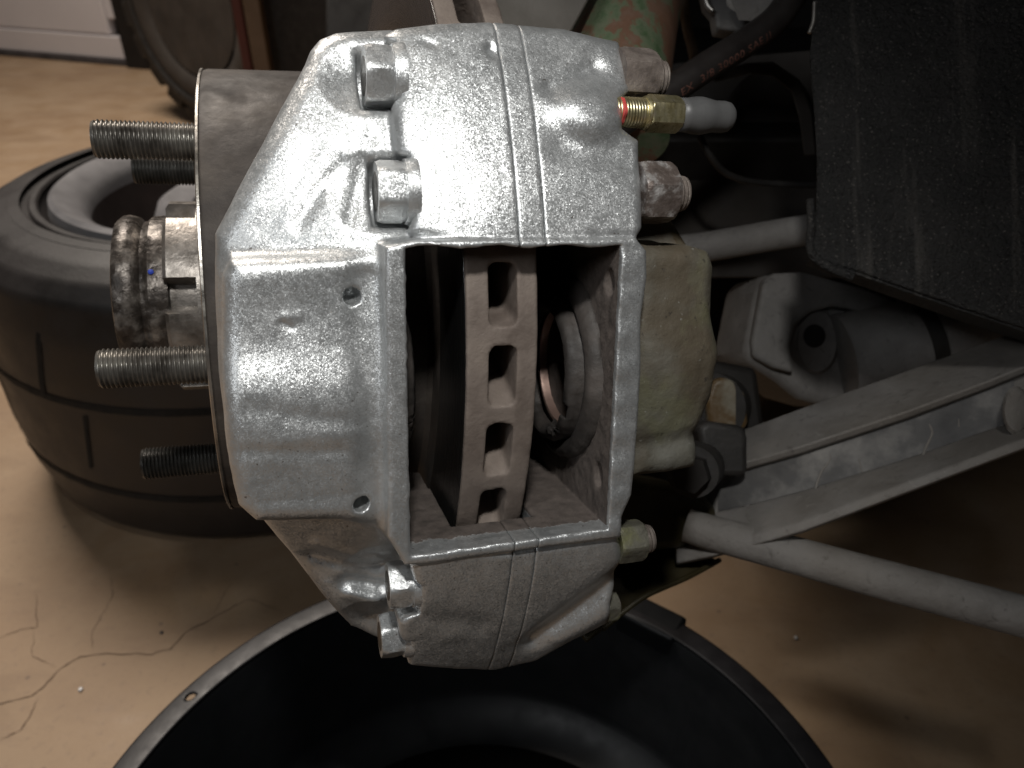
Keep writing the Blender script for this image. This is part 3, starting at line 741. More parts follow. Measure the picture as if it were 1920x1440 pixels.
# castle nut, washer and grease-covered stub: hub axis in the frame
hz = (0, 0, 0)
hpart('hub_flange', lathe_data([(-86.5, 0), (-86.5, 50), (-88.5, 49), (-89, 46), (-89, 0)], hz, up=(0, 0, 1), seg=90), M_GREASE)
def castle():
    Rn = 40.
    def slotw(p, th):
        q = (math.degrees(th)+98) % 60; q = min(q, 60-q)
        return -.24 if (p < -93 and q < 8.5 and p > -105.2) else 0
    prof = [(-88, 0), (-88, Rn-2), (-89, Rn), (-92.9, Rn), (-93.1, Rn), (-103.5, Rn), (-105, Rn-2), (-105, Rn-10), (-105, 0)]
    return hpart('castle_nut', lathe_data(prof, hz, up=(0, 0, 1), seg=180, wob=slotw), M_NUT, label='bare steel castle nut with dark slots')
castle()
def gw(p, th): return .003*math.sin(th*7+p)+.003*math.sin(th*17+p*3)+.002*math.sin(th*41)
st = hpart('grease_cap', lathe_data([(-104, 33.5), (-107, 34), (-111, 33.6), (-113, 31.8), (-114.2, 31.4), (-115.5, 33), (-117, 33.8), (-119.5, 34.2), (-122, 33.8), (-124, 32.4), (-125, 28), (-125.5, 20), (-125.5, 0)], hz, up=(0, 0, 1), seg=160, wob=gw), M_GREASE, label='grease-smeared steel cap with bright worn ridges')
d_ = lathe_data([(0, 0), (0, 1.1), (.5, 1.0), (.7, 0)], seg=16)
tb = R_(24)
o = mesh_from('blue_paint_dot', mm([Vector((-109.5+v.y, -34.2*math.sin(tb)+v.z*.9, -34.4*math.cos(tb)-v.x*1.3)) for v in d_[0]]), d_[1], M_BLUE, hub, True, 60); under(o, hub)

# ------------------------------------------------------------------ floor with its cracks, door, tyre, drain pan
V = [(-6, -3, 0), (6, -3, 0), (6, 8, 0), (-6, 8, 0)]
fl = tag(mesh_from('floor', V, [(0, 1, 2, 3)], M_FLOOR), kind='structure')
def crack(pts, wd):
    P = [floorpt(x, y) for x, y in pts]; Q = [P[0]]
    for i in range(len(P)-1):
        for k in range(1, 7):
            q = P[i].lerp(P[i+1], k/6); d = (P[i+1]-P[i]).length*.035
            Q.append(q+Vector((random.uniform(-d, d), random.uniform(-d, d), 0)) if k < 6 else q)
    V = []; Fc = []
    for i, q in enumerate(Q):
        wd_ = wd*.68; tg = (Q[min(i+1, len(Q)-1)]-Q[max(i-1, 0)]).normalized(); nn = Vector((-tg.y, tg.x, 0))
        ww = wd_*(.45+random.random()*.8)*min(1, (i+.4)/4, (len(Q)-i-.6)/4)
        V += [q+nn*ww+Vector((0, 0, .0006)), q-nn*ww+Vector((0, 0, .0006))]
    for i in range(len(Q)-1): Fc.append((2*i, 2*i+1, 2*i+3, 2*i+2))
    o = mesh_from('crack', V, Fc, M_CRACK, fl, False); return o
crack([(530, 1145), (465, 1125), (415, 1150), (345, 1188), (320, 1218), (295, 1222), (285, 1228), (200, 1225), (150, 1232), (112, 1255), (80, 1290), (58, 1306), (30, 1312), (-20, 1325)], .00075)
crack([(0, 1388), (38, 1370), (55, 1345), (70, 1312)], .0006)
crack([(-10, 1200), (40, 1180), (70, 1176), (66, 1112)], .0006)
crack([(62, 1180), (62, 1232), (108, 1252)], .0004)
crack([(400, 1158), (425, 1105), (440, 1090)], .0004)
crack([(175, 1222), (172, 1190), (210, 1120), (205, 1070)], .00035)
def pebble(px, py, r, mat, label):
    bm = bmesh.new(); bmesh.ops.create_icosphere(bm, subdivisions=2, radius=r)
    for v in bm.verts: v.co *= random.uniform(.75, 1.15); v.co.z *= .6
    me = bpy.data.meshes.new('paint_flake'); bm.to_mesh(me); bm.free(); o = link('paint_flake', me, mat)
    o.location = floorpt(px, py)+Vector((0, 0, r*.5)); return tag(o, label, 'flake', 'tiny flakes and crumbs on the floor')
M_FLAKE = simple('white_flake', (.75, .75, .75), (.85, .85, .85), 60, (.3, .5), .3)
pebble(152, 1294, .0022, M_FLAKE, 'tiny white paint flake on the floor left of the black pan')
pebble(1492, 1197, .002, M_FLAKE, 'tiny pale flake on the dark floor right of the black pan')
pebble(303, 1187, .0018, M_SEAL, 'tiny dark crumb on the floor beside the long crack')

# garage door
dA, dB = floorpt(-60, 98), floorpt(330, 132); dirx = (dB-dA).normalized(); dn = Vector((0, 0, 1)).cross(dirx).normalized()
if dn.y < 0: dn = -dn
edge = floorpt(248, 124.5)
DM = Matrix((dirx, dn, Vector((0, 0, 1)))).transposed().to_4x4(); DM.translation = Vector((edge.x, edge.y, 0))
door = tag(empty('garage_door', DM), 'white panelled garage door standing on the floor far behind at upper left', 'door')
def dpart(name, x0, x1, y0, y1, z0, z1, mat, bev=.003):
    o = box(name, ((x0+x1)/2, (y0+y1)/2, (z0+z1)/2), ((x1-x0)/2, (y1-y0)/2, (z1-z0)/2), mat, None, None, bev); return under_l(o, door)
def under_l(o, parent):
    o.parent = parent; o.matrix_parent_inverse = Matrix.Identity(4); o.matrix_basis = Matrix.Identity(4); return o
dpart('bottom_seal', -1.6, 0, -.01, .05, 0.0, .022, M_SEAL)
dpart('bottom_rail', -1.6, 0, 0, .05, .022, .098, M_DOOR)
dpart('side_stile', -.06, 0, 0.0, .05, .157, 2.0, M_DOOR)
for k in range(2): dpart('door_panel', -1.56, -.075, .006, .05, .101+k*.66, .101+k*.66+.60, M_DOOR, .008)
dpart('middle_rail', -1.6, -.062, 0, .05, .735, .78, M_DOOR)
dpart('door_jamb', .004, .10, -.03, .12, 0, 2.0, M_DARK)
# dark back wall
bw = tag(mesh_from('back_wall', [DM @ Vector(v) for v in [(-4, .16, 0), (5, .16, 0), (5, .16, 3), (-4, .16, 3), (-4, .3, 0), (5, .3, 0), (5, .3, 3), (-4, .3, 3)]],
     [(0, 1, 2, 3), (7, 6, 5, 4), (0, 4, 5, 1), (1, 5, 6, 2), (2, 6, 7, 3), (3, 7, 4, 0)], M_DARK, None, False), kind='structure')

# tyre lying flat
def wheel_profile(R, w, bead):
    hw = w/2
    return [(-hw*.84, bead), (-hw*.96, bead+.012), (-hw*1.02, bead+.035), (-hw*1.03, R-.07), (-hw*.99, R-.040), (-hw*.93, R-.022), (-hw*.84, R-.011), (-hw*.6, R-.003), (-hw*.3, R), (hw*.3, R), (hw*.6, R-.003), (hw*.84, R-.011), (hw*.93, R-.022), (hw*.99, R-.040),
            (hw*1.03, R-.07), (hw*1.02, bead+.035), (hw*.96, bead+.012), (hw*.84, bead)]
TW, TR, TB = .300, .275, .180
WC = Vector((-.298, .822, 0))
wh = tag(empty('spare_wheel', None, WC), 'wide low-profile tyre on a silver rim lying flat on the floor behind the hub', 'wheel')
def tyre(name, R, w, bead, parent, zc, axis, mat, grooves):
    prof = wheel_profile(R, w, bead); dense = []
    for i in range(len(prof)-1):
        for k in range(5): u = k/5; dense.append((prof[i][0]*(1-u)+prof[i+1][0]*u, prof[i][1]*(1-u)+prof[i+1][1]*u))
    dense.append(prof[-1]); out = []
    for p, r in dense:
        for gpos, gd, gw_ in grooves:
            if r > R-.02: r -= gd*math.exp(-((p-gpos)/gw_)**4)
        out.append((p, r))
    # refine around grooves
    V, Fc = lathe_data(out, (0, 0, zc), axis, 240); Fc = [f for f in Fc if len(f) == 4]
    o = mesh_from(name, V, Fc, mat, parent, True, 50); return under_l(o, parent)
ty = tyre('tyre', TR, TW, TB, wh, TW/2*1.03, (0, 0, 1), M_TYRE, [])
# circumferential and slanted tread grooves as flat strips, groove shade put into dark colour
def groove(parent, z0, z1, th0, th1, R, wd, zc):
    V = []; Fc = []; N = 40
    for i in range(N+1):
        u = i/N; th = th0+(th1-th0)*u; z = zc+z0+(z1-z0)*u
        hw = TW/2; az = abs(z-zc)/hw
        rr = R+.0006-float(np.interp(az, [0, .3, .6, .84, .93, .99], [0, 0, .003, .011, .022, .040]))
        rr += .0005
        for sgn in (-1, 1):
            dth = 0; dz = 0
            if abs(z1-z0) < 1e-4: dz = sgn*wd/2
            else:
                L_ = math.hypot(z1-z0, (th1-th0)*R); dth = sgn*wd/2*(z1-z0)/L_/R; dz = -sgn*wd/2*(th1-th0)*R/L_
            V.append((rr*math.cos(th+dth), rr*math.sin(th+dth), z+dz))
    for i in range(N): Fc.append((2*i, 2*i+1, 2*i+3, 2*i+2))
    o = mesh_from('groove_shade_strip', V, Fc, M_GROOVE, parent, False); return under_l(o, parent)
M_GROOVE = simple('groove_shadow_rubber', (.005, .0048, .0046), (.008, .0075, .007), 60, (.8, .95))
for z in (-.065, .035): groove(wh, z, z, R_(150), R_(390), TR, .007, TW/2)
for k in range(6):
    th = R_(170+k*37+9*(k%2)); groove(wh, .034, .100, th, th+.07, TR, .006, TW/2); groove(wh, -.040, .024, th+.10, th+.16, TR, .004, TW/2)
def ringpart(name, prof, mat, parent, zc=0, seg=160, label=None):
    V, Fc = lathe_data(prof, (0, 0, zc), (0, 0, 1), seg); Fc = [f for f in Fc if len(f) == 4]
    n = len(prof); 
    o = mesh_from(name, V, Fc, mat, parent, True, 40); under_l(o, parent)
    if label: o['label'] = label
    return o
zt = TW*1.0
ringpart('side_ridge', [(zt*1.012, TR-.085), (zt*1.012+.002, TR-.083), (zt*1.012+.002, TR-.078), (zt*1.012, TR-.076)], M_TYRE, wh)
ringpart('rim', [(zt-.006, TB+.004), (zt+.006, TB+.001), (zt+.009, TB-.004), (zt+.005, TB-.012), (zt-.003, TB-.024), (zt-.010, TB-.030), (zt-.02, TB-.032)], M_WHEELSILVER, wh, label='silver lip of the rim')
ringpart('rim_barrel', [(zt-.02, TB-.032), (zt-.06, TB-.036), (zt-.26, TB-.050)], M_WHEELDARK, wh, label='brown dusty inside of the rim')
ringpart('wheel_centre', [(zt-.115, TB-.037), (zt-.105, TB-.06), (zt-.035, .092), (zt-.018, .084), (zt-.012, .074), (zt-.020, .050), (zt-.04, .040), (zt-.07, .034)], M_WHEELSILVER, wh, label='raised silver wheel centre')
ringpart('wheel_back', [(.02, 0.001), (.02, TB-.05)], M_WHEELDARK, wh)
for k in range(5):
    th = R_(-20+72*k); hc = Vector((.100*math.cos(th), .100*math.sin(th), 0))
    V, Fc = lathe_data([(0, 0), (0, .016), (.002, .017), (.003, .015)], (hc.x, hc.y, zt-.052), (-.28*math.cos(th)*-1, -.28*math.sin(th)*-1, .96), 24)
    o = mesh_from('hole_shade_disc', V, Fc, M_DARK, wh, True, 40); under_l(o, wh)  # solid dark disc, the shade of a hole put into its colour

# second tyre, standing upright at the back
def cyl_at(px, py, d): return C(px, py, d)
sc = C(412, 8, 2.02); sc.z = .31
yawt = R_(-35)
SM = Matrix.Translation(sc)@Matrix.Rotation(yawt, 4, 'Z'); stt = tag(empty('standing_tyre', SM), 'brown dusty knobbly tyre standing upright behind the hub at upper left', 'tyre')
V, Fc = lathe_data([(p, r) for p, r in wheel_profile(.285, .2, .17)], (0, 0, 0), (0, 1, 0), 120); Fc = [f for f in Fc if len(f) == 4]
under_l(mesh_from('tyre_carcass', V, Fc, M_WELL, None, True, 50), stt)
ringdata = lathe_data([(-.104, .235), (-.108, .240), (-.108, .262), (-.102, .268)], (0, 0, 0), (0, 1, 0), 120)
under_l(mesh_from('sidewall_band', ringdata[0], [f for f in ringdata[1] if len(f) == 4], M_BLACKRUB, None, True, 50), stt)
V, Fc = lathe_data([(-.085, 0), (-.09, .12), (-.095, .172)], (0, 0, 0), (0, 1, 0), 60)
under_l(mesh_from('inner_disc', V, Fc, M_WELL, None, True, 40), stt)
blk = None
for k in range(22):
    for sgn in (-1, 0, 1):
        th = 2*math.pi*(k+.5*abs(sgn))/22; c = Vector((math.cos(th)*.292, sgn*.066, math.sin(th)*.292))
        if blk is None:
            blk = box('tread_block', (0, 0, 0), (.014, .026, .030), M_BLACKRUB, None, None, .004); b = blk
        else:
            b = blk.copy(); COL.objects.link(b)
        b.parent = stt; b.matrix_parent_inverse = Matrix.Identity(4); b.matrix_basis = Matrix.Translation(c)@Matrix.Rotation(-th, 4, 'Y')
# boards, and a black block added to stand for the dark gap
def board(name, px0, px1, pybot, d, th, mat, label, cat, hgt=1.4):
    a, b = floorpt(px0, pybot), floorpt(px1, pybot)
    s = d/((a-CL).dot(CF)); 
    a = C(px0, 60, d); b = C(px1, 60, d); a.z = 0; b.z = 0
    c = (a+b)/2; hw = (b-a).length/2
    o = box(name, (0, 0, hgt/2), (hw, th/2, hgt/2), mat, None, None, .003); o.matrix_world = Matrix.Translation(c)
    return tag(o, label, cat)
board('tan_plank', 468, 499, 100, 1.62, .03, M_TAN, 'narrow tan wooden plank standing right of the red board at the back', 'plank')
board('red_board', 446, 464, 100, 1.64, .02, M_REDBOARD, 'thin dull red board standing left of the tan plank at the back', 'board')
board('dark_gap_block', 503, 640, 100, 1.75, .2, M_BLACKRUB, 'black block added for the dark gap behind the shoulder of the caliper', 'dark block')

# drain pan
PC = Vector((-.0226, .191, 0)); PR = .2172; PHt = .14
pan = tag(empty('drain_pan', None, PC), 'round black plastic drain pan standing on the floor under the caliper', 'drain pan')
def panring(name, prof, mat, label=None, sharp=45):
    V, Fc = lathe_data(prof, (0, 0, 0), (0, 0, 1), 180); Fc = [f for f in Fc if len(f) == 4]
    o = mesh_from(name, V, Fc, mat, pan, True, sharp); under_l(o, pan)
    if label: o['label'] = label
    return o
rimw = .015
# rim band is broken round the hang hole
hole_p = floorpt(347, 1301, PHt)-PC; hth = math.atan2(hole_p.y, hole_p.x); hr_ = PR-rimw*.52
def pan_rim():
    bm = bmesh.new(); N = 720; r0, r1 = PR-rimw, PR
    hx, hy = hr_*math.cos(hth), hr_*math.sin(hth)
    rows = 13; vs = {}
    for i in range(N):
        th = 2*math.pi*i/N
        for j in range(rows):
            r = r0+(r1-r0)*j/(rows-1)
            x, y = r*math.cos(th), r*math.sin(th); z = PHt-.0015*((j/(rows-1))**2)
            d = math.hypot(x-hx, y-hy); hr0 = .0031
            if d < hr0*1.02 and d > 1e-6: x, y = hx+(x-hx)/d*hr0, hy+(y-hy)/d*hr0
            vs[i, j] = bm.verts.new((x, y, z)); 
    for i in range(N):
        for j in range(rows-1):
            q = [vs[i, j], vs[(i+1) % N, j], vs[(i+1) % N, j+1], vs[i, j+1]]
            c = sum((v.co for v in q), Vector())/4
            if math.hypot(c.x-hx, c.y-hy) < .0031: continue
            try: bm.faces.new(q)
            except ValueError: pass
    me = bpy.data.meshes.new('pan_rim'); bm.to_mesh(me); bm.free(); o = link('pan_rim', me, simple('lighter_pan_rim', (.009, .0085, .0095), (.018, .0165, .018), 40, (.4, .55), 0, .2, .0004, 300), pan, True, 45); under_l(o, pan)  # rim a little lighter than the pan plastic
    m = o.modifiers.new('thickness', 'SOLIDIFY'); m.thickness = .0022; m.offset = -1; o['label'] = 'flat rolled rim with a small hanging hole'
pan_rim()
panring('pan_wall', [(PHt-.0012, PR-rimw+.0012), (PHt-.004, PR-rimw-.0006), (.035, PR-.026), (.028, PR-.030), (.020, PR-.040), (.012, PR-.052), (.010, PR-.062), (.0105, PR-.10), (.0055, PR-.108), (.005, .0)], M_PAN)
panring('outer_wall', [(PHt-.004, PR-rimw+.002), (.004, PR-.024), (.001, PR-.03)], M_PAN)
panring('oil_film', [(.0125, PR-.060), (.0128, .0)], M_PANOIL, 'thin dark film of oil on the pan floor')
panring('floor_ridge', [(.013, .118), (.0165, .121), (.0175, .124), (.0165, .127), (.013, .130)], simple('glossy_black_ridge', (.010, .010, .010), (.016, .016, .016), 30, (.22, .3), 0, .1, .0004, 200))
V = []
# rim spout lug
lug = floorpt(1225, 1150, PHt)-PC; lth = math.atan2(lug.y, lug.x)
LM = Matrix.Rotation(lth, 4, 'Z')@Matrix.Translation((PR-.006, 0, PHt-.008))
o = box('pour_lug', (0, 0, 0), (.012, .022, .010), M_PAN, None, None, .003); under_l(o, pan); o.data.transform(LM)

# ------------------------------------------------------------------ suspension at the right
susp = tag(empty('suspension_arm', None, C(1400, 900, .40)), 'grey channel-section suspension arm with drips running to the right edge', 'suspension arm')
def keep(o, parent):
    bpy.context.view_layer.update(); o.parent = parent; o.matrix_parent_inverse = parent.matrix_world.inverted(); return o
def sec(x, ys, ds): return [C(xx, yy, dd) for (xx, yy), dd in zip([(x+dx, y) for dx, y in ys], ds)]
def armsec(x, top, ridge, web, flng, d):
    # outline of the folded channel, front side then back side
    return [C(x-8, top, d+.030), C(x-4, top+(ridge-top)*.55, d+.012), C(x, ridge, d+.000), C(x+1, ridge+12, d+.002), C(x+1, ridge+15, d+.0075), C(x+2, web-6, d+.0085), C(x+3, web, d+.004), C(x+6, flng-22, d-.014), C(x+6, flng-4, d-.0155),
            C(x+6, flng, d-.012), C(x+4, flng-4, d+.014), C(x, web+16, d+.034), C(x-6, top+18, d+.036)]
CHX = [1262, 1330, 1400, 1500, 1700, 1860, 2000]; CHD = [.412, .402, .390, .378, .365, .352, .34]
CHR = [912, 888, 866, 838, 772, 712, 655]; CHW = [985, 968, 954, 928, 866, 810, 762]
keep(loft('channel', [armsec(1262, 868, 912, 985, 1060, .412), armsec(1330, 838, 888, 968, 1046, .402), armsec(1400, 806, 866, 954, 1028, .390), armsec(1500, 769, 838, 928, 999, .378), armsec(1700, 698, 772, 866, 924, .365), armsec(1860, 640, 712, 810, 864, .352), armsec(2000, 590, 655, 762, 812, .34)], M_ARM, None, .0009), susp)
# web skin with shade put into its colour, between the flanges, 0.4 mm proud
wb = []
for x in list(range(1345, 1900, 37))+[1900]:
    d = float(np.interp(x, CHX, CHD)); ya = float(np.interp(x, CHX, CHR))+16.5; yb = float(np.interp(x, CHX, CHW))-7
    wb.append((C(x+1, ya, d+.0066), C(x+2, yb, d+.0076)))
o = mesh_from('web_shade_skin', [p for ab in wb for p in ab], [(2*i, 2*i+1, 2*i+3, 2*i+2) for i in range(len(wb)-1)], M_ARMWEB, None, False)
m = o.modifiers.new('thickness', 'SOLIDIFY'); m.thickness = .0004; keep(o, susp); o['label'] = 'recessed web of the channel with its shade put into the colour'
o = loft('end_boss', [[C(1905+26*math.cos(q)*s_, 770+46*math.sin(q)*s_, d) for q in np.linspace(0, 2*math.pi, 24, endpoint=False)] for s_, d in ((1.0, .352), (1., .343), (.8, .341))], M_ARM, None, 0); keep(o, susp)
def drip(pts, d, wd):
    wd = wd*.75
    P = [C(x, y, float(np.interp(x, CHX, CHD))+.0071) for x, y in pts]; o = tube('dried_drip', P, wd, M_ARM, None, 8, 5); keep(o, susp)
drip([(1553, 842), (1556, 862), (1540, 885), (1530, 915), (1532, 935)], .3745, .0009)
drip([(1742, 795), (1748, 812), (1738, 835), (1728, 860)], .3618, .0008)
drip([(1610, 860), (1616, 885)], .370, .0005); drip([(1796, 760), (1798, 800)], .358, .0005)
# tie rods
tie = tag(tube('anti_roll_bar', [C(1288, 985, .392), C(1330, 998, .388), C(1450, 1030, .380), C(1650, 1085, .365), C(1980, 1172, .345)], .0096, M_ARM, None, 28, 8, radf=lambda u: .88+.12*u), 'straight grey round bar running below the channel arm to the right edge', 'bar')
rod = tag(tube('tie_rod', [C(1262, 470, .46), C(1330, 462, .455), C(1440, 443, .445), C(1600, 418, .43)], .0088, M_ARM, None, 24, 4), 'pale round rod passing behind the corner of the black panel', 'rod')
# cast joint behind the arm
jt = tag(empty('cast_joint', None, C(1560, 640, .47)), 'grey cast joint with a dark oval for its hole between black panel and channel arm', 'joint')
jp = [(1425, 528), (1445, 514), (1500, 512), (1600, 540), (1720, 590), (1790, 640), (1700, 760), (1560, 765), (1500, 748), (1460, 715), (1405, 680), (1400, 655)]
o = slab('joint_body', [C(x, y, .475+(x-1560)*.00006) for x, y in jp], .05, M_ARM, None, .006); keep(o, jt)
# raised lip over the pocket
o = slab('joint_hood', [C(x, y, .462) for x, y in [(1432, 526), (1452, 512), (1505, 509), (1620, 540), (1770, 602), (1740, 606), (1650, 597), (1590, 578), (1560, 574), (1520, 586), (1492, 612), (1482, 650), (1490, 700), (1450, 690), (1412, 670), (1410, 640)]], .012, M_ARM, None, .004); keep(o, jt)
o = loft('pocket_boss', [[C(1532+40*math.cos(q)*s_, 640+62*math.sin(q)*s_, d) for q in np.linspace(0, 2*math.pi, 32, endpoint=False)] for s_, d in ((1.0, .480), (1., .472), (.9, .4700))], M_ARM, None, 0); keep(o, jt)
o = loft('oval_shade_disc', [[C(1527+21*math.cos(q)*s_, 630+22*math.sin(q)*s_, d) for q in np.linspace(0, 2*math.pi, 24, endpoint=False)] for s_, d in ((1.0, .480), (1., .4698), (.9, .4696))], M_DARK, None, 0); keep(o, jt)  # dark solid oval; the hole's shade is put into its colour
o = tube('joint_sleeve', [C(1575, 672, .47), C(1650, 655, .468), C(1760, 622, .464), C(1880, 585, .46)], .027, M_ARM, None, 36, 2, radf=lambda u: 1.0 if u < .5 else .92); keep(o, jt)
o = tube('sleeve_band', [C(1712, 637, .4655), C(1736, 629, .4647)], .0267, M_BLACKRUB, None, 36, 1); keep(o, jt)
# bushing between knuckle and arm
bu = tag(empty('rubber_bushing', None, C(1370, 840, .40)), 'black rubber bushing and clamp behind the grey housing of the caliper', 'bushing')
o = slab('clamp_block', [C(x, y, .385) for x, y in [(1308, 800), (1330, 790), (1398, 800), (1403, 820), (1403, 884), (1396, 894), (1345, 894), (1320, 870)]], .03, M_BLACKRUB, None, .003); keep(o, bu)
o = tube('bushing_roll', [C(1330, 765, .405), C(1345, 762, .435)], .0185, M_DARK, None, 32, 1); keep(o, bu)
o = slab('bushing_cover', [C(x, y, .40) for x, y in [(1335, 715), (1352, 706), (1378, 712), (1398, 738), (1404, 790), (1400, 806), (1330, 800), (1325, 745)]], .04, M_STAINED, None, .005); keep(o, bu)
o = tube('bushing_bolt', [C(1298, 885, .37), C(1318, 868, .40)], .0125, M_BLACKRUB, None, 28, 1); keep(o, bu)
o = tube('bushing_bolt_head', [C(1292, 890, .362), C(1300, 884, .372)], .0092, M_DARK, None, 6, 1); keep(o, bu)
# knuckle behind the caliper
kn = tag(empty('steering_knuckle', None, C(1290, 950, .42)), 'oil-stained knuckle bracket behind the lower right of the caliper', 'knuckle')
o = slab('knuckle_neck', [C(x, y, .30) for x, y in [(1150, 380), (1245, 392), (1262, 410), (1290, 455), (1312, 480), (1300, 520), (1150, 520)]], .022, M_STAINED, None, .004); keep(o, kn)
o['label'] = 'oil-stained neck above the grey housing'
o = slab('knuckle_foot', [C(x, y, .388+(x-1150)*.00006) for x, y in [(1150, 890), (1260, 905), (1325, 925), (1352, 960), (1335, 1010), (1290, 1030), (1150, 1040)]], .03, M_OILBRKT, None, .005); keep(o, kn)
o = slab('shield_lip', [C(x, y, d) for x, y, d in [(1140, 1050, .40), (1250, 1020, .42), (1300, 1030, .42), (1349, 1050, .41), (1290, 1082, .395), (1215, 1115, .385), (1165, 1150, .38), (1100, 1200, .375), (1060, 1150, .385)]], .003, M_OILBRKT, None, .0008); keep(o, kn)
o = tube('shield_hem', [C(1349, 1050, .409), C(1290, 1082, .394), C(1215, 1115, .384), C(1165, 1150, .379), C(1130, 1180, .376)], .0014, M_OILBRKT, None, 10, 5); keep(o, kn)
o = box('dark_backing', (.040, 0, .078), (.024, .085, .003), M_DARK, None, FRAME, .001); keep(o, kn)  # dark plates added so the view behind the window reads black
o = box('dark_backing_web', (.017, .070, .095), (.0022, .03, .03), M_DARK, None, FRAME, .001); keep(o, kn)
o = slab('knuckle_web', [C(x, y, .45) for x, y in [(1150, 640), (1420, 690), (1450, 900), (1260, 1010), (1150, 1000)]], .02, M_DARK, None, .004); keep(o, kn)

# black splash panel, with folded edge
pn = tag(empty('splash_panel', None, C(1700, 300, .33)), 'large black stone-guard coated panel with faint drips filling the upper right', 'panel')
def pd(x, y): return .345-(x-1530)*.00006-(y-300)*.00001
pp = [(1522, -60), (1526, 40), (1522, 66), (1518, 110), (1526, 200), (1532, 300), (1530, 400), (1521, 440), (1519, 470), (1540, 488), (1620, 512), (1700, 540), (1800, 575), (1960, 628), (2100, 670), (2100, -60)]
def grid_panel():
    o = slab('panel_sheet', [C(x, y, pd(x, y)) for x, y in pp], .002, M_UNDER, None, .0008); keep(o, pn)
grid_panel()
o = tube('panel_edge_bead', [C(1519, 375, pd(1519, 375)), C(1521, 420, pd(1521, 440)-.001), C(1520, 470, pd(1520, 470)-.001), C(1548, 498, pd(1548, 490)), C(1600, 520, pd(1600, 512))], .0019, M_UNDER, None, 10, 6); keep(o, pn)
o = loft('folded_flange', [[C(x, y, pd(x, y)+.001), C(x-2, y+5, pd(x, y)+.001), C(x-14, y+20, pd(x, y)+.035), C(x-14, y+14, pd(x, y)+.035)] for x, y in [(1525, 478), (1620, 514), (1700, 542), (1800, 577), (1960, 630), (2100, 672)]], M_UNDER, None, .0005); keep(o, pn)
o = tube('edge_chip', [C(1527, 5, pd(1527, 0)), C(1525, 40, pd(1525, 40)), C(1517, 62, pd(1517, 62))], .0009, M_BRIGHT, None, 8, 4); keep(o, pn)

# wheel well sheets and cable behind
ww = tag(empty('wheel_well', None, C(1400, 300, .6)), 'dusty dark inner wheel arch behind the rubber-capped screw', 'wheel arch')
o = slab('arch_sheet', [C(x, y, .62+(1500-x)*.0001) for x, y in [(1180, 130), (1330, 110), (1560, 90), (1640, 300), (1640, 520), (1150, 520)]], .004, M_WELL, None, .001); keep(o, ww)
o = slab('round_boss', [C(1450+92*math.cos(q), 250+130*math.sin(q), .575) for q in np.linspace(0, 2*math.pi, 40, endpoint=False)], .03, M_WELL, None, .008); keep(o, ww)
o = tube('arch_rib', [C(1330, 300, .60), C(1300, 340, .60), C(1265, 390, .60), C(1250, 440, .60)], .006, M_WELL, None, 12, 5); keep(o, ww)
o = slab('lower_arch', [C(x, y, .56) for x, y in [(1245, 360), (1330, 320), (1545, 345), (1560, 420), (1290, 450), (1240, 440)]], .004, M_WELL, None, .001); keep(o, ww)
o = loft('arch_lip', [[C(x, y, .50), C(x+dx, y+dy, .50), C(x+dx, y+dy, .505), C(x, y, .505)] for x, y, dx, dy in [(1330, 140, 10, 14), (1400, 118, 6, 20), (1450, 116, -2, 26), (1500, 150, -16, 22), (1522, 210, -24, 10), (1530, 290, -22, 2)]], M_WELL, None, .001); keep(o, ww)
tag(tube('cable', [C(1312, 255, .45), C(1330, 290, .45), C(1362, 325, .46), C(1420, 342, .47), C(1540, 348, .48)], .0020, M_BLACKRUB, None, 12, 8), 'thin black cable curving across the dark wheel arch', 'cable')
# back of the car body (everything dark behind)
cb = tag(empty('car_body', None, C(1400, 300, .95)), 'dark underside and inner wing of the raised car behind the suspension', 'car body')
keep(slab('inner_wing', [C(x, y, .95) for x, y in [(610, -300), (2400, -300), (2400, 700), (1250, 700), (800, 420), (610, 300)]], .02, M_DARK, None, .004), cb)
keep(box('floor_pan', (1.0, 1.55, .40), (.98, 1.0, .02), M_DARK, None, None, .004), cb)
keep(box('outer_wing_blocker', (.55, .9, .92), (.67, 1.3, .012), M_DARK, None, None, .004), cb)  # unseen slab, added to keep ceiling light off the right floor
keep(box('wing_skin_blocker', (-.135, 1.3, .80), (.01, .90, .12), M_DARK, None, None, .004), cb)  # unseen side panel, added to block the ceiling lamp

# strut, line and plates at the top
tag(tube('strut_tube', [C(1205, -120, .41), C(1160, 120, .385), C(1150, 260, .37)], .0265, M_STRUT, None, 48, 4), 'green and rust-brown strut tube rising behind the caliper', 'strut')
tag(tube('brake_pipe', [C(1280, -40, .50), C(1286, 40, .50), C(1300, 100, .50), C(1306, 165, .50)], .0032, simple('tan_coated_pipe', (.10, .065, .040), (.17, .125, .085), 60), None, 14, 6), 'thin tan metal brake pipe hanging right of the strut', 'pipe')
pl = tag(empty('bracket_plate', None, C(930, 30, .33)), 'dull grey bracket plate between the disc edge and the green strut', 'bracket')
o = slab('grey_plate', [C(x, y, .335+(x-930)*.0001) for x, y in [(915, -80), (935, 70), (1062, 78), (1112, -14), (1150, -80)]], .006, M_PLATE, None, .0012); keep(o, pl)
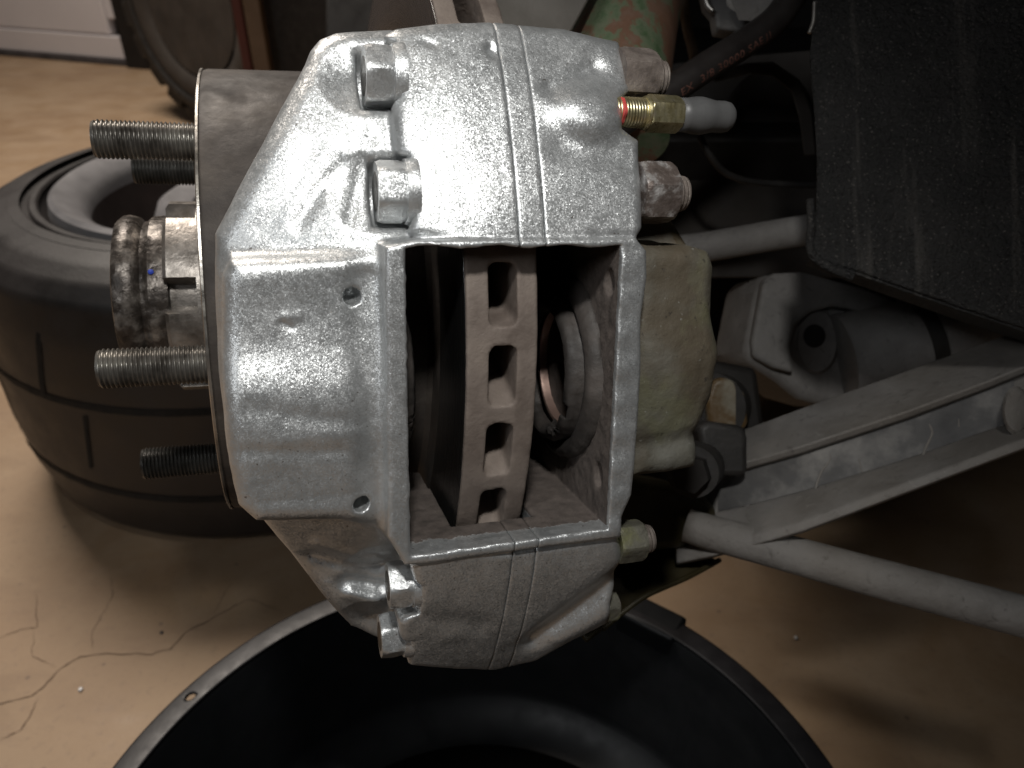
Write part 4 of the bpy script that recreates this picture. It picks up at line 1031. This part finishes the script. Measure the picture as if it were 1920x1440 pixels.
# hose with print
HP = [C(1130, 250, .36), C(1185, 215, .36), C(1240, 182, .365), C(1320, 128, .37), C(1400, 78, .375), C(1460, 30, .378), C(1510, -50, .38)]
hose = tag(empty('brake_hose', None, HP[2]), 'black rubber brake hose with worn red lettering crossing above the rubber cap', 'hose')
HR = .0070
o = tube('hose_tube', HP, HR, M_HOSE, None, 36, 12); keep(o, hose)
def hose_pt(u):
    u = max(0, min(.9999, u))*(len(HP)-1); i = int(u); f = u-i
    p0 = HP[max(i-1, 0)]; p1 = HP[i]; p2 = HP[i+1]; p3 = HP[min(i+2, len(HP)-1)]
    p = .5*((2*p1)+(p2-p0)*f+(2*p0-5*p1+4*p2-p3)*f*f+(3*p1-p0-3*p2+p3)*f**3)
    d = (.5*((p2-p0)+2*(2*p0-5*p1+4*p2-p3)*f+3*(3*p1-p0-3*p2+p3)*f*f)).normalized(); return p, d
def hose_text(txt, u0, hgt, ang):
    fc = bpy.data.curves.new('t', 'FONT'); fc.body = txt; fc.size = hgt; fc.space_character = 1.12; fc.resolution_u = 3
    fo = bpy.data.objects.new('t', fc); COL.objects.link(fo); bpy.context.view_layer.update()
    dg = bpy.context.evaluated_depsgraph_get(); me = bpy.data.meshes.new_from_object(fo.evaluated_get(dg)); bpy.data.objects.remove(fo)
    Ltot = sum((HP[i+1]-HP[i]).length for i in range(len(HP)-1))
    bm = bmesh.new(); bm.from_mesh(me); bmesh.ops.subdivide_edges(bm, edges=[e for e in bm.edges if e.calc_length() > hgt*.25], cuts=2, use_grid_fill=False)
    bmesh.ops.triangulate(bm, faces=bm.faces)
    for v in bm.verts:
        u = u0+v.co.x/Ltot; p, d = hose_pt(u); tocam = (CL-p).normalized(); side = d.cross(tocam).normalized(); nrm = side.cross(d).normalized()
        if side.dot(camv(0, -1, 0)) < 0: side = -side
        q = ang+(v.co.y-hgt*.35)/HR
        v.co = p+nrm*(math.cos(q)*(HR+.00025))+side*(math.sin(q)*(HR+.00025))
    bm.to_mesh(me); bm.free(); me.materials.clear()
    o = link('hose_lettering', me, M_PRINT, None, False); keep(o, hose); o['label'] = 'worn red lettering ending in SAE J1'
hose_text('EX  3/8 30000 SAE J1', .375, .0050, -.52)
# fitting bracket
fb_ = tag(empty('hose_fitting', None, C(1400, 20, .42)), 'grey hose bracket with a pale metal fitting at the top edge', 'fitting')
o = slab('fitting_bracket', [C(x, y, .405) for x, y in [(1315, -40), (1325, 5), (1340, 22), (1345, 52), (1400, 60), (1448, 42), (1500, 20), (1500, -40)]], .012, M_ARMWEB, None, .0015); keep(o, fb_)
o = tube('fitting_collar', [C(1420, -8, .398), C(1432, -20, .430)], .0155, M_BRIGHT, None, 28, 1); keep(o, fb_)
o = tube('fitting_nut', [C(1410, 2, .388), C(1425, -14, .405)], .0105, M_ARM, None, 6, 1); keep(o, fb_)
o = tube('fitting_clip', [C(1320, -20, .402), C(1326, 8, .402), C(1336, 20, .402)], .0016, M_BRIGHT, None, 8, 4); keep(o, fb_)
